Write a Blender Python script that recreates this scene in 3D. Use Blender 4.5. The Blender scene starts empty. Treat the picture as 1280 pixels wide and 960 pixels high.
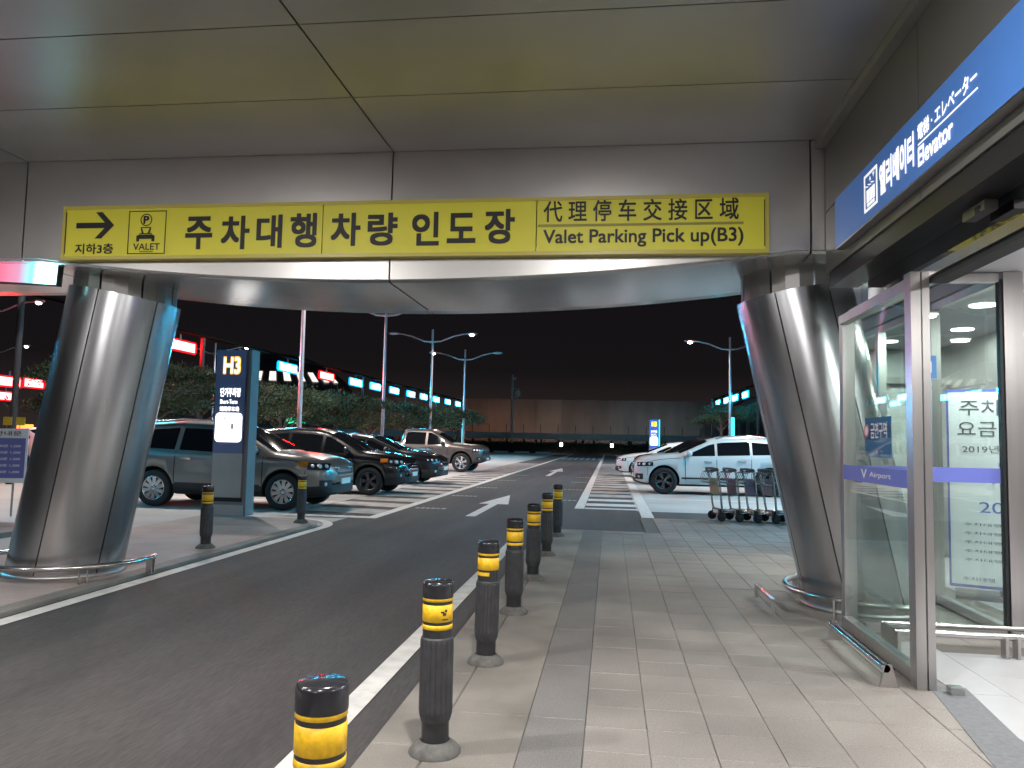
import bpy, bmesh, math, random
import numpy as np
from mathutils import Vector, Matrix
random.seed(7); np.random.seed(7)
R = math.radians
sc = bpy.context.scene
C = sc.collection

# ------------------------------------------------------------------ camera
cd = bpy.data.cameras.new('camera'); cam = bpy.data.objects.new('camera', cd); C.objects.link(cam)
cd.sensor_width = 36.0; cd.lens = 961 / 1280 * 36; cd.clip_start = 0.05; cd.clip_end = 2000
_ps, _th, _ro = R(7.35), R(4.19), R(1.2)
_fh = Vector((-math.sin(_ps), math.cos(_ps), 0)); _rh = Vector((math.cos(_ps), math.sin(_ps), 0)); _z = Vector((0, 0, 1))
_fw = _fh * math.cos(_th) + _z * math.sin(_th); _up = _z * math.cos(_th) - _fh * math.sin(_th)
_rt = _rh * math.cos(_ro) + _up * math.sin(_ro); _u2 = _up * math.cos(_ro) - _rh * math.sin(_ro)
_m = Matrix((_rt, _u2, -_fw)).transposed().to_4x4(); _m.translation = Vector((0, 0, 1.5))
cam.matrix_world = _m; sc.camera = cam

# ------------------------------------------------------------------ night sky
w = bpy.data.worlds.new('World'); sc.world = w; w.use_nodes = True
nt = w.node_tree; nt.nodes.clear()
wo = nt.nodes.new('ShaderNodeOutputWorld')
sky = nt.nodes.new('ShaderNodeTexSky'); sky.sky_type = 'NISHITA'; sky.sun_disc = False
sky.sun_elevation = R(-8); sky.sun_rotation = R(-20)
b1 = nt.nodes.new('ShaderNodeBackground'); b1.inputs[1].default_value = 0.05
nt.links.new(sky.outputs[0], b1.inputs[0])
# city light scattered in the night air: same all round, fading upwards
tc = nt.nodes.new('ShaderNodeTexCoord'); sx = nt.nodes.new('ShaderNodeSeparateXYZ')
nt.links.new(tc.outputs['Generated'], sx.inputs[0])
rp = nt.nodes.new('ShaderNodeValToRGB'); nt.links.new(sx.outputs[2], rp.inputs[0])
e = rp.color_ramp.elements; e[0].position = 0.0; e[0].color = (0.020, 0.0145, 0.014, 1)
e[1].position = 0.5; e[1].color = (0.0035, 0.0030, 0.0042, 1)
k = e.new(0.09); k.color = (0.0055, 0.0044, 0.0052, 1)
b2 = nt.nodes.new('ShaderNodeBackground'); nt.links.new(rp.outputs[0], b2.inputs[0]); b2.inputs[1].default_value = 1.0
ad = nt.nodes.new('ShaderNodeAddShader'); nt.links.new(b1.outputs[0], ad.inputs[0]); nt.links.new(b2.outputs[0], ad.inputs[1])
nt.links.new(ad.outputs[0], wo.inputs[0])
sc.view_settings.view_transform = 'Standard'; sc.view_settings.look = 'None'; sc.view_settings.gamma = 1
sc.view_settings.exposure = 0.48
sc.view_settings.use_curve_mapping = False
sc.render.engine = 'CYCLES'; sc.cycles.use_denoising = True; sc.cycles.max_bounces = 6; sc.cycles.diffuse_bounces = 3; sc.cycles.glossy_bounces = 4
sc.cycles.transparent_max_bounces = 12; sc.cycles.sample_clamp_indirect = 6.0; sc.cycles.caustics_reflective = False; sc.cycles.caustics_refractive = False
sc.cycles.use_light_tree = True

# ------------------------------------------------------------------ materials
M = {}
def mat(name, col, rough=0.6, metal=0.0, var=0.0, scale=8.0, bump=0.0, bscale=60.0, emit=None, es=0.0, coat=0.0, spec=0.5, stretch=None, col2=None, rvar=0.0, isl=0.0, obr=0.0, detail=6, world=False, speck=0.0, sscale=130.0):
    m = bpy.data.materials.new(name); m.use_nodes = True; M[name] = m
    t = m.node_tree; p = t.nodes['Principled BSDF']; N = t.nodes.new; L = t.links.new
    p.inputs['Base Color'].default_value = (*col, 1); p.inputs['Roughness'].default_value = rough
    p.inputs['Metallic'].default_value = metal; p.inputs['Specular IOR Level'].default_value = spec
    if coat: p.inputs['Coat Weight'].default_value = coat; p.inputs['Coat Roughness'].default_value = 0.06
    if emit: p.inputs['Emission Color'].default_value = (*emit, 1); p.inputs['Emission Strength'].default_value = es
    co = None
    if var or bump or rvar:
        mp = N('ShaderNodeMapping')
        if world: L(N('ShaderNodeNewGeometry').outputs['Position'], mp.inputs[0])
        else: L(N('ShaderNodeTexCoord').outputs['Object'], mp.inputs[0])
        if stretch: mp.inputs['Scale'].default_value = stretch
        co = mp.outputs[0]
    src = None
    if var:
        n = N('ShaderNodeTexNoise'); n.inputs['Scale'].default_value = scale; n.inputs['Detail'].default_value = detail; L(co, n.inputs['Vector'])
        r = N('ShaderNodeMapRange'); r.inputs[1].default_value = 0.3; r.inputs[2].default_value = 0.7; L(n.outputs['Fac'], r.inputs[0])
        mx = N('ShaderNodeMix'); mx.data_type = 'RGBA'; L(r.outputs[0], mx.inputs[0])
        c2 = col2 or tuple(min(1, v * (1 + var)) for v in col); c1 = col if col2 else tuple(v * (1 - var) for v in col)
        mx.inputs[6].default_value = (*c1, 1); mx.inputs[7].default_value = (*c2, 1); src = mx.outputs[2]
        if rvar:
            r2 = N('ShaderNodeMapRange'); r2.inputs[3].default_value = rough - rvar; r2.inputs[4].default_value = rough + rvar
            L(n.outputs['Fac'], r2.inputs[0]); L(r2.outputs[0], p.inputs['Roughness'])
    if speck and src:
        n3 = N('ShaderNodeTexNoise'); n3.inputs['Scale'].default_value = sscale; n3.inputs['Detail'].default_value = 3; L(co, n3.inputs['Vector'])
        m3 = N('ShaderNodeMapRange'); m3.inputs[1].default_value = 0.3; m3.inputs[2].default_value = 0.7; m3.inputs[3].default_value = 1 - speck; m3.inputs[4].default_value = 1 + speck; L(n3.outputs['Fac'], m3.inputs[0])
        v3 = N('ShaderNodeVectorMath'); v3.operation = 'SCALE'; L(src, v3.inputs[0]); L(m3.outputs[0], v3.inputs['Scale']); src = v3.outputs[0]
    if isl or obr:
        if isl: g = N('ShaderNodeNewGeometry'); ro = g.outputs['Random Per Island']; a = isl
        else: g = N('ShaderNodeObjectInfo'); ro = g.outputs['Random']; a = obr
        mr = N('ShaderNodeMapRange'); mr.inputs[3].default_value = 1 - a; mr.inputs[4].default_value = 1 + a; L(ro, mr.inputs[0])
        v = N('ShaderNodeVectorMath'); v.operation = 'SCALE'
        if src: L(src, v.inputs[0])
        else: v.inputs[0].default_value = col
        L(mr.outputs[0], v.inputs['Scale']); src = v.outputs[0]
    if src: L(src, p.inputs['Base Color'])
    if bump:
        n2 = N('ShaderNodeTexNoise'); n2.inputs['Scale'].default_value = bscale; n2.inputs['Detail'].default_value = 4; L(co, n2.inputs['Vector'])
        bp = N('ShaderNodeBump'); bp.inputs['Strength'].default_value = bump; bp.inputs['Distance'].default_value = 0.01
        L(n2.outputs['Fac'], bp.inputs['Height']); L(bp.outputs[0], p.inputs['Normal'])
    return m
def thin_glass(name, tint, rough=0.0, refl=1.0):
    m = bpy.data.materials.new(name); m.use_nodes = True; M[name] = m
    t = m.node_tree; t.nodes.clear(); N = t.nodes.new; L = t.links.new
    o = N('ShaderNodeOutputMaterial'); f = N('ShaderNodeLayerWeight'); f.inputs[0].default_value = 0.5
    pw = N('ShaderNodeMath'); pw.operation = 'POWER'; pw.inputs[1].default_value = 5.0; L(f.outputs['Facing'], pw.inputs[0])
    mu = N('ShaderNodeMath'); mu.operation = 'MULTIPLY_ADD'; mu.inputs[1].default_value = 0.9 * refl; mu.inputs[2].default_value = 0.045 * refl; mu.use_clamp = True; L(pw.outputs[0], mu.inputs[0])
    a = N('ShaderNodeBsdfTransparent'); a.inputs[0].default_value = (*tint, 1)
    g = N('ShaderNodeBsdfGlossy'); g.inputs['Roughness'].default_value = rough; g.inputs[0].default_value = (1, 1, 1, 1)
    x = N('ShaderNodeMixShader'); L(mu.outputs[0], x.inputs[0]); L(a.outputs[0], x.inputs[1]); L(g.outputs[0], x.inputs[2]); L(x.outputs[0], o.inputs[0])
    return m
def emis(name, col, s):
    m = bpy.data.materials.new(name); m.use_nodes = True; M[name] = m
    t = m.node_tree; t.nodes.clear(); o = t.nodes.new('ShaderNodeOutputMaterial'); q = t.nodes.new('ShaderNodeEmission')
    q.inputs[0].default_value = (*col, 1); q.inputs[1].default_value = s; t.links.new(q.outputs[0], o.inputs[0]); return m

mat('asphalt', (0.056, 0.051, 0.050), 0.85, var=0.32, scale=1.6, bump=0.5, bscale=110, stretch=(1, 0.10, 1), speck=0.26, sscale=95)
mat('dark_asphalt', (0.038, 0.035, 0.035), 0.75, var=0.2, scale=1.3, bump=0.3, bscale=160)
mat('parking_concrete', (0.40, 0.39, 0.375), 0.8, var=0.14, scale=0.6, bump=0.15, bscale=90)
mat('road_paint', (0.60, 0.58, 0.55), 0.6, var=0.16, scale=9, bump=0.1, bscale=150)
mat('worn_paint', (0.50, 0.47, 0.44), 0.7, var=0.3, scale=3, col2=(0.24, 0.215, 0.20))
mat('faint_paint', (0.16, 0.155, 0.15), 0.7, var=0.4, scale=14, col2=(0.55, 0.54, 0.52))
mat('paver', (0.240, 0.218, 0.200), 0.62, var=0.24, scale=0.9, bump=0.45, bscale=110, obr=0.05, rvar=0.1, world=True, speck=0.2, sscale=110)
mat('paver_rest', (0.240, 0.218, 0.200), 0.66, var=0.24, scale=0.9, bump=0.45, bscale=110, isl=0.05, world=True, speck=0.2, sscale=110)
mat('joint', (0.13, 0.118, 0.105), 0.9)
mat('kerb_concrete', (0.26, 0.235, 0.205), 0.75, var=0.25, scale=1.6, bump=0.3, bscale=80, col2=(0.14, 0.127, 0.112), world=True, speck=0.15)
mat('granite', (0.175, 0.165, 0.157), 0.6, var=0.12, scale=1.5, bump=0.2, bscale=200, obr=0.06, world=True, speck=0.3)
mat('island_paving', (0.33, 0.27, 0.25), 0.75, var=0.15, scale=1.5, bump=0.2, bscale=90)
mat('soil', (0.03, 0.028, 0.025), 0.95, var=0.3, scale=0.3)
mat('fascia_metal', (0.50, 0.485, 0.475), 0.36, 0.90, var=0.06, scale=1.2, rvar=0.06, obr=0.03)
mat('panel_metal', (0.50, 0.495, 0.49), 0.37, 0.82, var=0.10, scale=0.9, rvar=0.10, obr=0.05, world=True)
mat('belly_metal', (0.72, 0.71, 0.70), 0.24, 0.85, var=0.05, scale=1.5, rvar=0.04)
mat('column_metal', (0.42, 0.425, 0.44), 0.25, 0.97, var=0.14, scale=1.6, rvar=0.04, world=True, stretch=(3, 3, 0.25), obr=0.03)
mat('unlit_black', (0.004, 0.004, 0.004), 0.9, spec=0.0)
mat('seam_dark', (0.015, 0.015, 0.015), 0.8)
mat('steel', (0.55, 0.54, 0.53), 0.2, 1.0, var=0.05, scale=5)
mat('frame_steel', (0.52, 0.50, 0.49), 0.3, 1.0, var=0.06, scale=2, stretch=(6, 6, 0.3))
mat('dark_frame', (0.03, 0.032, 0.035), 0.35, 0.3)
mat('black_header', (0.018, 0.018, 0.02), 0.35)
mat('hall_wall', (0.62, 0.62, 0.62), 0.6, var=0.03, scale=1)
mat('hall_ceiling', (0.55, 0.55, 0.55), 0.5, var=0.02, scale=1)
mat('hall_tile', (0.44, 0.44, 0.45), 0.22, var=0.05, scale=2, obr=0.03)
mat('threshold_mat', (0.15, 0.155, 0.165), 0.7, var=0.15, scale=30, bump=0.3, bscale=250)
mat('wall_panel', (0.25, 0.245, 0.235), 0.4, 0.6, var=0.05, scale=1.5)
mat('sign_yellow', (0.84, 0.78, 0.06), 0.45, var=0.03, scale=2)
mat('sign_yellow_rim', (0.62, 0.53, 0.10), 0.35)
mat('sign_black', (0.012, 0.012, 0.014), 0.5)
mat('sign_grey', (0.36, 0.31, 0.06), 0.5)
mat('sign_blue', (0.06, 0.17, 0.46), 0.4, emit=(0.05, 0.15, 0.45), es=0.22)
mat('sign_white', (0.8, 0.8, 0.8), 0.5, emit=(1, 1, 1), es=0.55)
mat('film_blue', (0.12, 0.15, 0.50), 0.5)
mat('sticker_blue', (0.07, 0.24, 0.55), 0.5)
mat('sticker_white', (0.8, 0.8, 0.8), 0.5)
mat('sticker_red', (0.6, 0.03, 0.03), 0.5)
mat('board_white', (0.78, 0.79, 0.82), 0.5)
mat('ink', (0.12, 0.12, 0.13), 0.6)
mat('ink_blue', (0.08, 0.12, 0.5), 0.6)
mat('bollard_black', (0.022, 0.022, 0.025), 0.42, var=0.25, scale=20, bump=0.1, bscale=90)
mat('bollard_sleeve', (0.032, 0.032, 0.036), 0.55, var=0.3, scale=14)
mat('bollard_dust', (0.10, 0.095, 0.088), 0.8, var=0.35, scale=20)
mat('bollard_cap', (0.018, 0.018, 0.022), 0.22)
mat('reflector_yellow', (0.78, 0.46, 0.012), 0.45, var=0.12, scale=25, speck=0.12, sscale=60)
mat('pylon_blue', (0.18, 0.20, 0.38), 0.45)
mat('pylon_blue_lit', (0.045, 0.12, 0.48), 0.4, emit=(0.05, 0.15, 0.6), es=0.5)
mat('pylon_grey', (0.42, 0.41, 0.39), 0.5, var=0.08, scale=2)
mat('pylon_side', (0.22, 0.22, 0.235), 0.6, 0.1)
emis('lit_white', (1.0, 0.98, 0.95), 2.0)
emis('lit_amber', (1.0, 0.50, 0.06), 1.3)
emis('lit_yellow', (1.0, 0.75, 0.02), 1.6)
emis('lit_grey', (0.3, 0.3, 0.32), 0.6)
emis('led_cyan', (0.03, 0.60, 1.0), 92.0)
emis('led_cyan_halo', (0.0, 0.46, 0.9), 1.6)
emis('led_red', (1.0, 0.008, 0.008), 150.0)
emis('led_red_halo', (1.0, 0.012, 0.02), 1.0)
emis('lamp_lens', (1.0, 0.90, 0.76), 60.0)
emis('downlight_lens', (1.0, 0.97, 0.93), 9.0)
emis('cyan_tube', (0.05, 0.75, 0.9), 2.2)
emis('green_sign', (0.03, 0.9, 0.35), 1.6)
emis('far_lamp', (1.0, 0.95, 0.85), 14.0)
mat('housing', (0.03, 0.03, 0.034), 0.6, 0.2)
mat('lamp_pole', (0.36, 0.33, 0.35), 0.4, 0.5)
mat('bark', (0.07, 0.05, 0.038), 0.9, var=0.3, scale=8, bump=0.6, bscale=20)
mat('needles', (0.020, 0.034, 0.016), 0.8, isl=0.5, spec=0.2)
mat('hedge', (0.028, 0.045, 0.02), 0.8, isl=0.5)
mat('rubber', (0.014, 0.014, 0.015), 0.75, var=0.2, scale=25)
mat('alloy', (0.62, 0.62, 0.63), 0.25, 0.9)
mat('dark_alloy', (0.12, 0.12, 0.13), 0.3, 0.8)
mat('wheel_well', (0.008, 0.008, 0.009), 0.9)
mat('car_glass', (0.008, 0.009, 0.011), 0.05, spec=0.6)
mat('paint_silver', (0.23, 0.225, 0.215), 0.32, 0.65, coat=0.7, var=0.04, scale=300)
mat('paint_black', (0.008, 0.008, 0.010), 0.25, 0.2, coat=1.0)
mat('paint_charcoal', (0.016, 0.017, 0.020), 0.28, 0.3, coat=1.0)
mat('paint_brown', (0.13, 0.105, 0.095), 0.33, 0.5, coat=0.7)
mat('paint_white', (0.66, 0.66, 0.66), 0.35, coat=0.8)
mat('paint_yellow', (0.75, 0.48, 0.02), 0.35, coat=0.6)
mat('cladding', (0.022, 0.022, 0.024), 0.6)
mat('grey_cladding', (0.05, 0.05, 0.052), 0.6)
mat('chrome', (0.75, 0.75, 0.76), 0.12, 1.0)
mat('lens_clear', (0.72, 0.73, 0.75), 0.16, 0.35, coat=1.0)
mat('lens_amber', (0.75, 0.20, 0.02), 0.2, coat=1.0)
mat('lens_dark', (0.05, 0.05, 0.06), 0.08, 0.4, coat=1.0)
mat('lens_red', (0.45, 0.01, 0.01), 0.15, coat=1.0)
mat('plate', (0.75, 0.75, 0.74), 0.5)
mat('cart_steel', (0.42, 0.42, 0.42), 0.25, 1.0)
mat('plastic_black', (0.02, 0.02, 0.02), 0.5)
mat('concrete_wall', (0.24, 0.22, 0.21), 0.8, var=0.2, scale=0.4, stretch=(1, 1, 0.3), obr=0.15)
mat('guard_metal', (0.48, 0.49, 0.46), 0.6, var=0.1, scale=2)
mat('roof_shell', (0.22, 0.22, 0.24), 0.4, 0.6)
mat('fin', (0.36, 0.30, 0.25), 0.6)
thin_glass('clear_glass', (0.90, 0.95, 0.93))
thin_glass('film_glass', (0.88, 0.94, 0.92), refl=1.2)
mat('mirror_glass', (0.34, 0.34, 0.35), 0.05, 1.0)
# glowing stand-in for canopy edge reflection: red flowing into cyan along its length
m = emis('reflection_strip', (1, 1, 1), 5.0); t = m.node_tree
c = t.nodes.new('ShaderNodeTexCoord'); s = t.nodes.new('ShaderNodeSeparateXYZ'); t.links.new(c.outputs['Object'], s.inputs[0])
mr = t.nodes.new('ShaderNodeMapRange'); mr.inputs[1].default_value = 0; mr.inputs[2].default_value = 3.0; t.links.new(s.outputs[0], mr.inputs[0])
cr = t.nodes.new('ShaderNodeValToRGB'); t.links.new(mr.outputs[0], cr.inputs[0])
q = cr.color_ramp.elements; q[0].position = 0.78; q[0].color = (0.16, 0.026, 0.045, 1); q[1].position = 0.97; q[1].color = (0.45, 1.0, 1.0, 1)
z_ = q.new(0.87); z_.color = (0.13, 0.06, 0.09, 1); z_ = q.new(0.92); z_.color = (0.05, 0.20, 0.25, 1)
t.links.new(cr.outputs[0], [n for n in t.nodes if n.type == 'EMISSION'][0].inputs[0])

# ------------------------------------------------------------------ mesh helpers
class MB:
    def __init__(s): s.v = []; s.f = []; s.mi = []; s.cur = 0; s.sm = []; s.smooth = False
    def add(s, vs, fs):
        b = len(s.v); s.v += [tuple(map(float, p)) for p in vs]
        for f in fs: s.f.append([i + b for i in f]); s.mi.append(s.cur); s.sm.append(s.smooth)
        return s
    def box(s, x0, x1, y0, y1, z0, z1, bev=0.0):
        if bev:
            b = bev; P = []
            for (z, i) in ((z0, 0), (z1 - b, 0), (z1, b)):
                P += [(x0 + i, y0 + i, z), (x1 - i, y0 + i, z), (x1 - i, y1 - i, z), (x0 + i, y1 - i, z)]
            F = [(3, 2, 1, 0), (8, 9, 10, 11)]
            for k in (0, 4):
                for i in range(4): j = (i + 1) % 4; F.append((k + i, k + j, k + 4 + j, k + 4 + i))
            return s.add(P, F)
        return s.add([(x0, y0, z0), (x1, y0, z0), (x1, y1, z0), (x0, y1, z0), (x0, y0, z1), (x1, y0, z1), (x1, y1, z1), (x0, y1, z1)],
                     [(3, 2, 1, 0), (4, 5, 6, 7), (0, 1, 5, 4), (1, 2, 6, 5), (2, 3, 7, 6), (3, 0, 4, 7)])
    def prism(s, pts, z0, z1):
        n = len(pts)
        a = sum(pts[i][0] * pts[(i + 1) % n][1] - pts[(i + 1) % n][0] * pts[i][1] for i in range(n))
        if a < 0: pts = pts[::-1]
        return s.add([(x, y, z0) for x, y in pts] + [(x, y, z1) for x, y in pts],
                     [list(range(n))[::-1], list(range(n, 2 * n))] + [(i, (i + 1) % n, n + (i + 1) % n, n + i) for i in range(n)])
    def plate(s, pts, y0, y1):          # outline in x,z ; thickness along y (front at y0)
        n = len(pts)
        a = sum(pts[i][0] * pts[(i + 1) % n][1] - pts[(i + 1) % n][0] * pts[i][1] for i in range(n))
        if a < 0: pts = pts[::-1]
        return s.add([(x, y0, z) for x, z in pts] + [(x, y1, z) for x, z in pts],
                     [list(range(n)), list(range(n, 2 * n))[::-1]] + [((i + 1) % n, i, n + i, n + (i + 1) % n) for i in range(n)])
    def tube(s, pts, r, n=8, caps=True, r1=None):
        pts = [Vector(p) for p in pts]; m = len(pts); V = []; F = []
        sm = s.smooth; s.smooth = True; prev = None
        for i, p in enumerate(pts):
            d = (pts[min(i + 1, m - 1)] - pts[max(i - 1, 0)]).normalized()
            if prev is None:
                a = Vector((0, 0, 1)) if abs(d.z) < 0.9 else Vector((1, 0, 0)); u = d.cross(a).normalized()
            else: u = (prev - d * prev.dot(d)).normalized()
            prev = u; v = d.cross(u)
            rr = r if r1 is None else r + (r1 - r) * i / (m - 1)
            for k in range(n):
                t = 2 * math.pi * k / n; V.append(p + (u * math.cos(t) + v * math.sin(t)) * rr)
        for i in range(m - 1):
            for k in range(n): j = (k + 1) % n; F.append((i * n + k, i * n + j, (i + 1) * n + j, (i + 1) * n + k))
        s.add(V, F)
        if caps:
            s.smooth = False
            s.add([V[k] for k in range(n)], [list(range(n))[::-1]]); s.add([V[(m - 1) * n + k] for k in range(n)], [list(range(n))])
        s.smooth = sm
        return s
    def lathe(s, prof, n=24, c=(0, 0, 0), axis='z', smooth=True):
        V = []; F = []
        for (r, z) in prof:
            for k in range(n):
                t = 2 * math.pi * k / n; x, y = r * math.cos(t), r * math.sin(t)
                V.append((c[0] + x, c[1] + y, c[2] + z) if axis == 'z' else (c[0] + x, c[1] + z, c[2] + y))
        m = len(prof)
        for i in range(m - 1):
            for k in range(n):
                j = (k + 1) % n; q = (i * n + k, i * n + j, (i + 1) * n + j, (i + 1) * n + k); F.append(q if axis == 'z' else q[::-1])
        sm = s.smooth; s.smooth = smooth; s.add(V, F); s.smooth = sm; return s
    def grid(s, P, smooth=True, flip=False):
        a = len(P); b = len(P[0]); V = [p for r in P for p in r]
        F = []
        for i in range(a - 1):
            for j in range(b - 1):
                q = (i * b + j, i * b + j + 1, (i + 1) * b + j + 1, (i + 1) * b + j); F.append(q[::-1] if flip else q)
        sm = s.smooth; s.smooth = smooth; s.add(V, F); s.smooth = sm; return s
    def mesh(s, name, mats):
        me = bpy.data.meshes.new(name); me.from_pydata(s.v, [], s.f)
        if isinstance(mats, str): mats = [mats]
        for m_ in mats: me.materials.append(M[m_])
        me.polygons.foreach_set('material_index', s.mi); me.polygons.foreach_set('use_smooth', s.sm); me.update(); return me
    def build(s, name, mats, parent=None, loc=None):
        o = bpy.data.objects.new(name, s.mesh(name, mats)); C.objects.link(o)
        if parent: o.parent = parent
        if loc: o.location = loc
        return o
def thing(name, label, cat, loc=(0, 0, 0), rz=0, group=None):
    o = bpy.data.objects.new(name, None); o.empty_display_size = 0.1; C.objects.link(o); o.location = loc; o.rotation_euler = (0, 0, rz)
    o['label'] = label; o['category'] = cat
    if group: o['group'] = group
    return o
def tag(o, label, cat, group=None):
    o['label'] = label; o['category'] = cat
    if group: o['group'] = group
    return o
def struct(o): o['kind'] = 'structure'; return o
def stuff(o): o['kind'] = 'stuff'; return o
def dup(root, loc, rz=None, label=None):
    def cp(o, p):
        c = o.copy(); C.objects.link(c)
        if p: c.parent = p
        for ch in kids.get(o.name, []): cp(ch, c)
        return c
    kids = {}
    for ob in bpy.data.objects:
        if ob.parent: kids.setdefault(ob.parent.name, []).append(ob)
    c = cp(root, None); c.location = loc
    if rz is not None: c.rotation_euler = (0, 0, rz)
    if label: c['label'] = label
    return c
def text_part(name, body, rect, matn, parent, bold=0.0, plane='xz', y=0.0, ext=0.002, keep=False):
    """lettering fitted to rect (a0,a1,z0,z1). plane 'xz': faces -y ; 'yz': faces -x with text running towards -y"""
    cu = bpy.data.curves.new(name, 'FONT'); cu.body = body; cu.size = 1; cu.resolution_u = 4; cu.extrude = 0.0
    o = bpy.data.objects.new(name, cu); C.objects.link(o)
    me = bpy.data.meshes.new_from_object(o.evaluated_get(bpy.context.evaluated_depsgraph_get()))
    bpy.data.objects.remove(o); bpy.data.curves.remove(cu)
    n = len(me.vertices); a = np.empty(n * 3); me.vertices.foreach_get('co', a); a = a.reshape(-1, 3)
    x0, x1, y0, y1 = a[:, 0].min(), a[:, 0].max(), a[:, 1].min(), a[:, 1].max()
    A0, A1, Z0, Z1 = rect; u = (a[:, 0] - x0) / (x1 - x0); v = (a[:, 1] - y0) / (y1 - y0)
    if keep:
        k_ = (Z1 - Z0) / (y1 - y0) * (x1 - x0); mid = (A0 + A1) / 2; sg = 1 if A1 > A0 else -1; A0, A1 = mid - sg * k_ / 2, mid + sg * k_ / 2
    bw = bold * abs(Z1 - Z0) / (y1 - y0); ew = bold * abs(A1 - A0) / (x1 - x0)
    A0, A1 = (A0 + ew, A1 - ew) if A1 > A0 else (A0 - ew, A1 + ew); Z0 += bw; Z1 -= bw
    faces = [list(p.vertices) for p in me.polygons]; VV = []; FF = []
    offs = [(0, 0)] + ([(1, 1), (1, -1), (-1, 1), (-1, -1), (1, 0), (-1, 0), (0, 1), (0, -1)] if bold else [])
    for k_, (ox, oz) in enumerate(offs):
        A = A0 + u * (A1 - A0) + ox * ew; Zv = Z0 + v * (Z1 - Z0) + oz * bw; D = y - .00015 * k_; nb = len(VV)
        VV += [(p_, D, r_) if plane == 'xz' else (D, p_, r_) for p_, r_ in zip(A.tolist(), Zv.tolist())]
        FF += [[i_ + nb for i_ in f_] for f_ in faces]
    bpy.data.meshes.remove(me); me = bpy.data.meshes.new(name); me.from_pydata(VV, [], FF); me.materials.append(M[matn]); me.update()
    ob = bpy.data.objects.new(name, me); C.objects.link(ob); ob.parent = parent; return ob
def area_light(name, loc, power, size, parent=None, color=(1, 0.975, 0.945), spread=None):
    l = bpy.data.lights.new(name, 'AREA'); l.shape = 'DISK'; l.size = size; l.energy = power; l.color = color
    if spread: l.spread = R(spread)
    o = bpy.data.objects.new(name, l); C.objects.link(o); o.location = loc
    if parent: o.parent = parent
    return o

# ================================================================== SETTING
struct(MB().add([(-700, -300, -0.16), (700, -300, -0.16), (700, 900, -0.16), (-700, 900, -0.16)], [(0, 1, 2, 3)]).build('ground', 'soil'))
struct(MB().add([(-90, -20, -0.045), (60, -20, -0.045), (60, 96, -0.045), (-90, 96, -0.045)], [(0, 1, 2, 3)]).build('parking_lot', 'parking_concrete'))
road = struct(MB().add([(-4.95, -20, -0.035), (-1.0, -20, -0.035), (-1.0, 13.3, -0.035), (0.6, 13.3, -0.035), (0.6, 16.0, -0.035), (12, 16.0, -0.035), (12, 17.7, -0.035), (0.62, 17.7, -0.035), (0.62, 96, -0.035), (-6.35, 96, -0.035), (-6.35, 14.75, -0.035), (-4.95, 14.75, -0.035)], [list(range(12))]).build('road', 'asphalt'))
def sheet(name, pts, z, m_, parent=None):
    o = MB().add([(x, y, z) for x, y in pts], [list(range(len(pts)))]).build(name, m_, parent); return o
ZP = -0.030
# lane edge lines
sheet('edge_line', [(-1.52, -10), (-1.37, -10), (-1.37, 12.0), (-1.52, 12.0)], ZP, 'road_paint', road)
lp = [(-4.72, -10)] + [(-4.72, 12.6)] + [(-4.72 - 1.1 * (1 - math.cos(t)), 12.6 + 1.35 * math.sin(t)) for t in np.linspace(0.1, math.pi / 2, 10)] + [(-7.6, 13.95)]
lq = [(-4.88, -10)] + [(-4.88, 12.6)] + [(-4.88 - 0.98 * (1 - math.cos(t)), 12.6 + 1.18 * math.sin(t)) for t in np.linspace(0.1, math.pi / 2, 10)] + [(-7.6, 13.78)]
o = MB(); n = len(lp)
o.add([(x, y, ZP) for x, y in lp] + [(x, y, ZP) for x, y in lq], [(i, i + 1, n + i + 1, n + i) for i in range(n - 1)]); o.build('edge_line', 'road_paint', road)
# hatched strips either side of the lane
sheet('hatch_line', [(-4.62, 14.3), (-4.40, 14.3), (-4.40, 94), (-4.62, 94)], ZP, 'road_paint', road)
y = 14.3
sheet('hatch_bar', [(-6.3, 14.3), (-4.63, 14.3), (-4.63, 14.62), (-6.3, 14.62)], ZP, 'road_paint', road)
for i in range(24):
    y0 = 15.1 + i * 1.55
    sheet('hatch_bar', [(-6.3, y0 + 0.28), (-4.63, y0), (-4.63, y0 + 0.98), (-6.3, y0 + 1.26)], ZP, 'worn_paint', road)
sheet('hatch_line', [(-0.80, 17.85), (-0.58, 17.85), (-0.58, 94), (-0.80, 94)], ZP, 'road_paint', road)
sheet('hatch_line', [(0.66, 16.05), (0.92, 16.05), (0.92, 94), (0.66, 94)], ZP, 'road_paint', road)
sheet('hatch_bar', [(-0.57, 17.85), (0.65, 17.85), (0.65, 18.2), (-0.57, 18.2)], ZP, 'road_paint', road)
for i in range(24):
    y0 = 18.75 + i * 1.55
    sheet('hatch_bar', [(-0.57, y0), (0.65, y0), (0.65, y0 + (0.75 if i < 2 else 1.05)), (-0.57, y0 + (0.75 if i < 2 else 1.05))], ZP, 'worn_paint' if i > 1 else 'road_paint', road)
for y0 in (16.75, 20.7, 24.55, 29.3, 34):
    for i in range(6):
        x0 = -4.25 + i * 0.118
        sheet('speed_mark', [(x0, y0 - 0.1), (x0 + 0.085, y0 - 0.1), (x0 + 0.085, y0 + 0.1 + 0.05 * (i % 2)), (x0, y0 + 0.1)], ZP, 'faint_paint', road)
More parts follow.
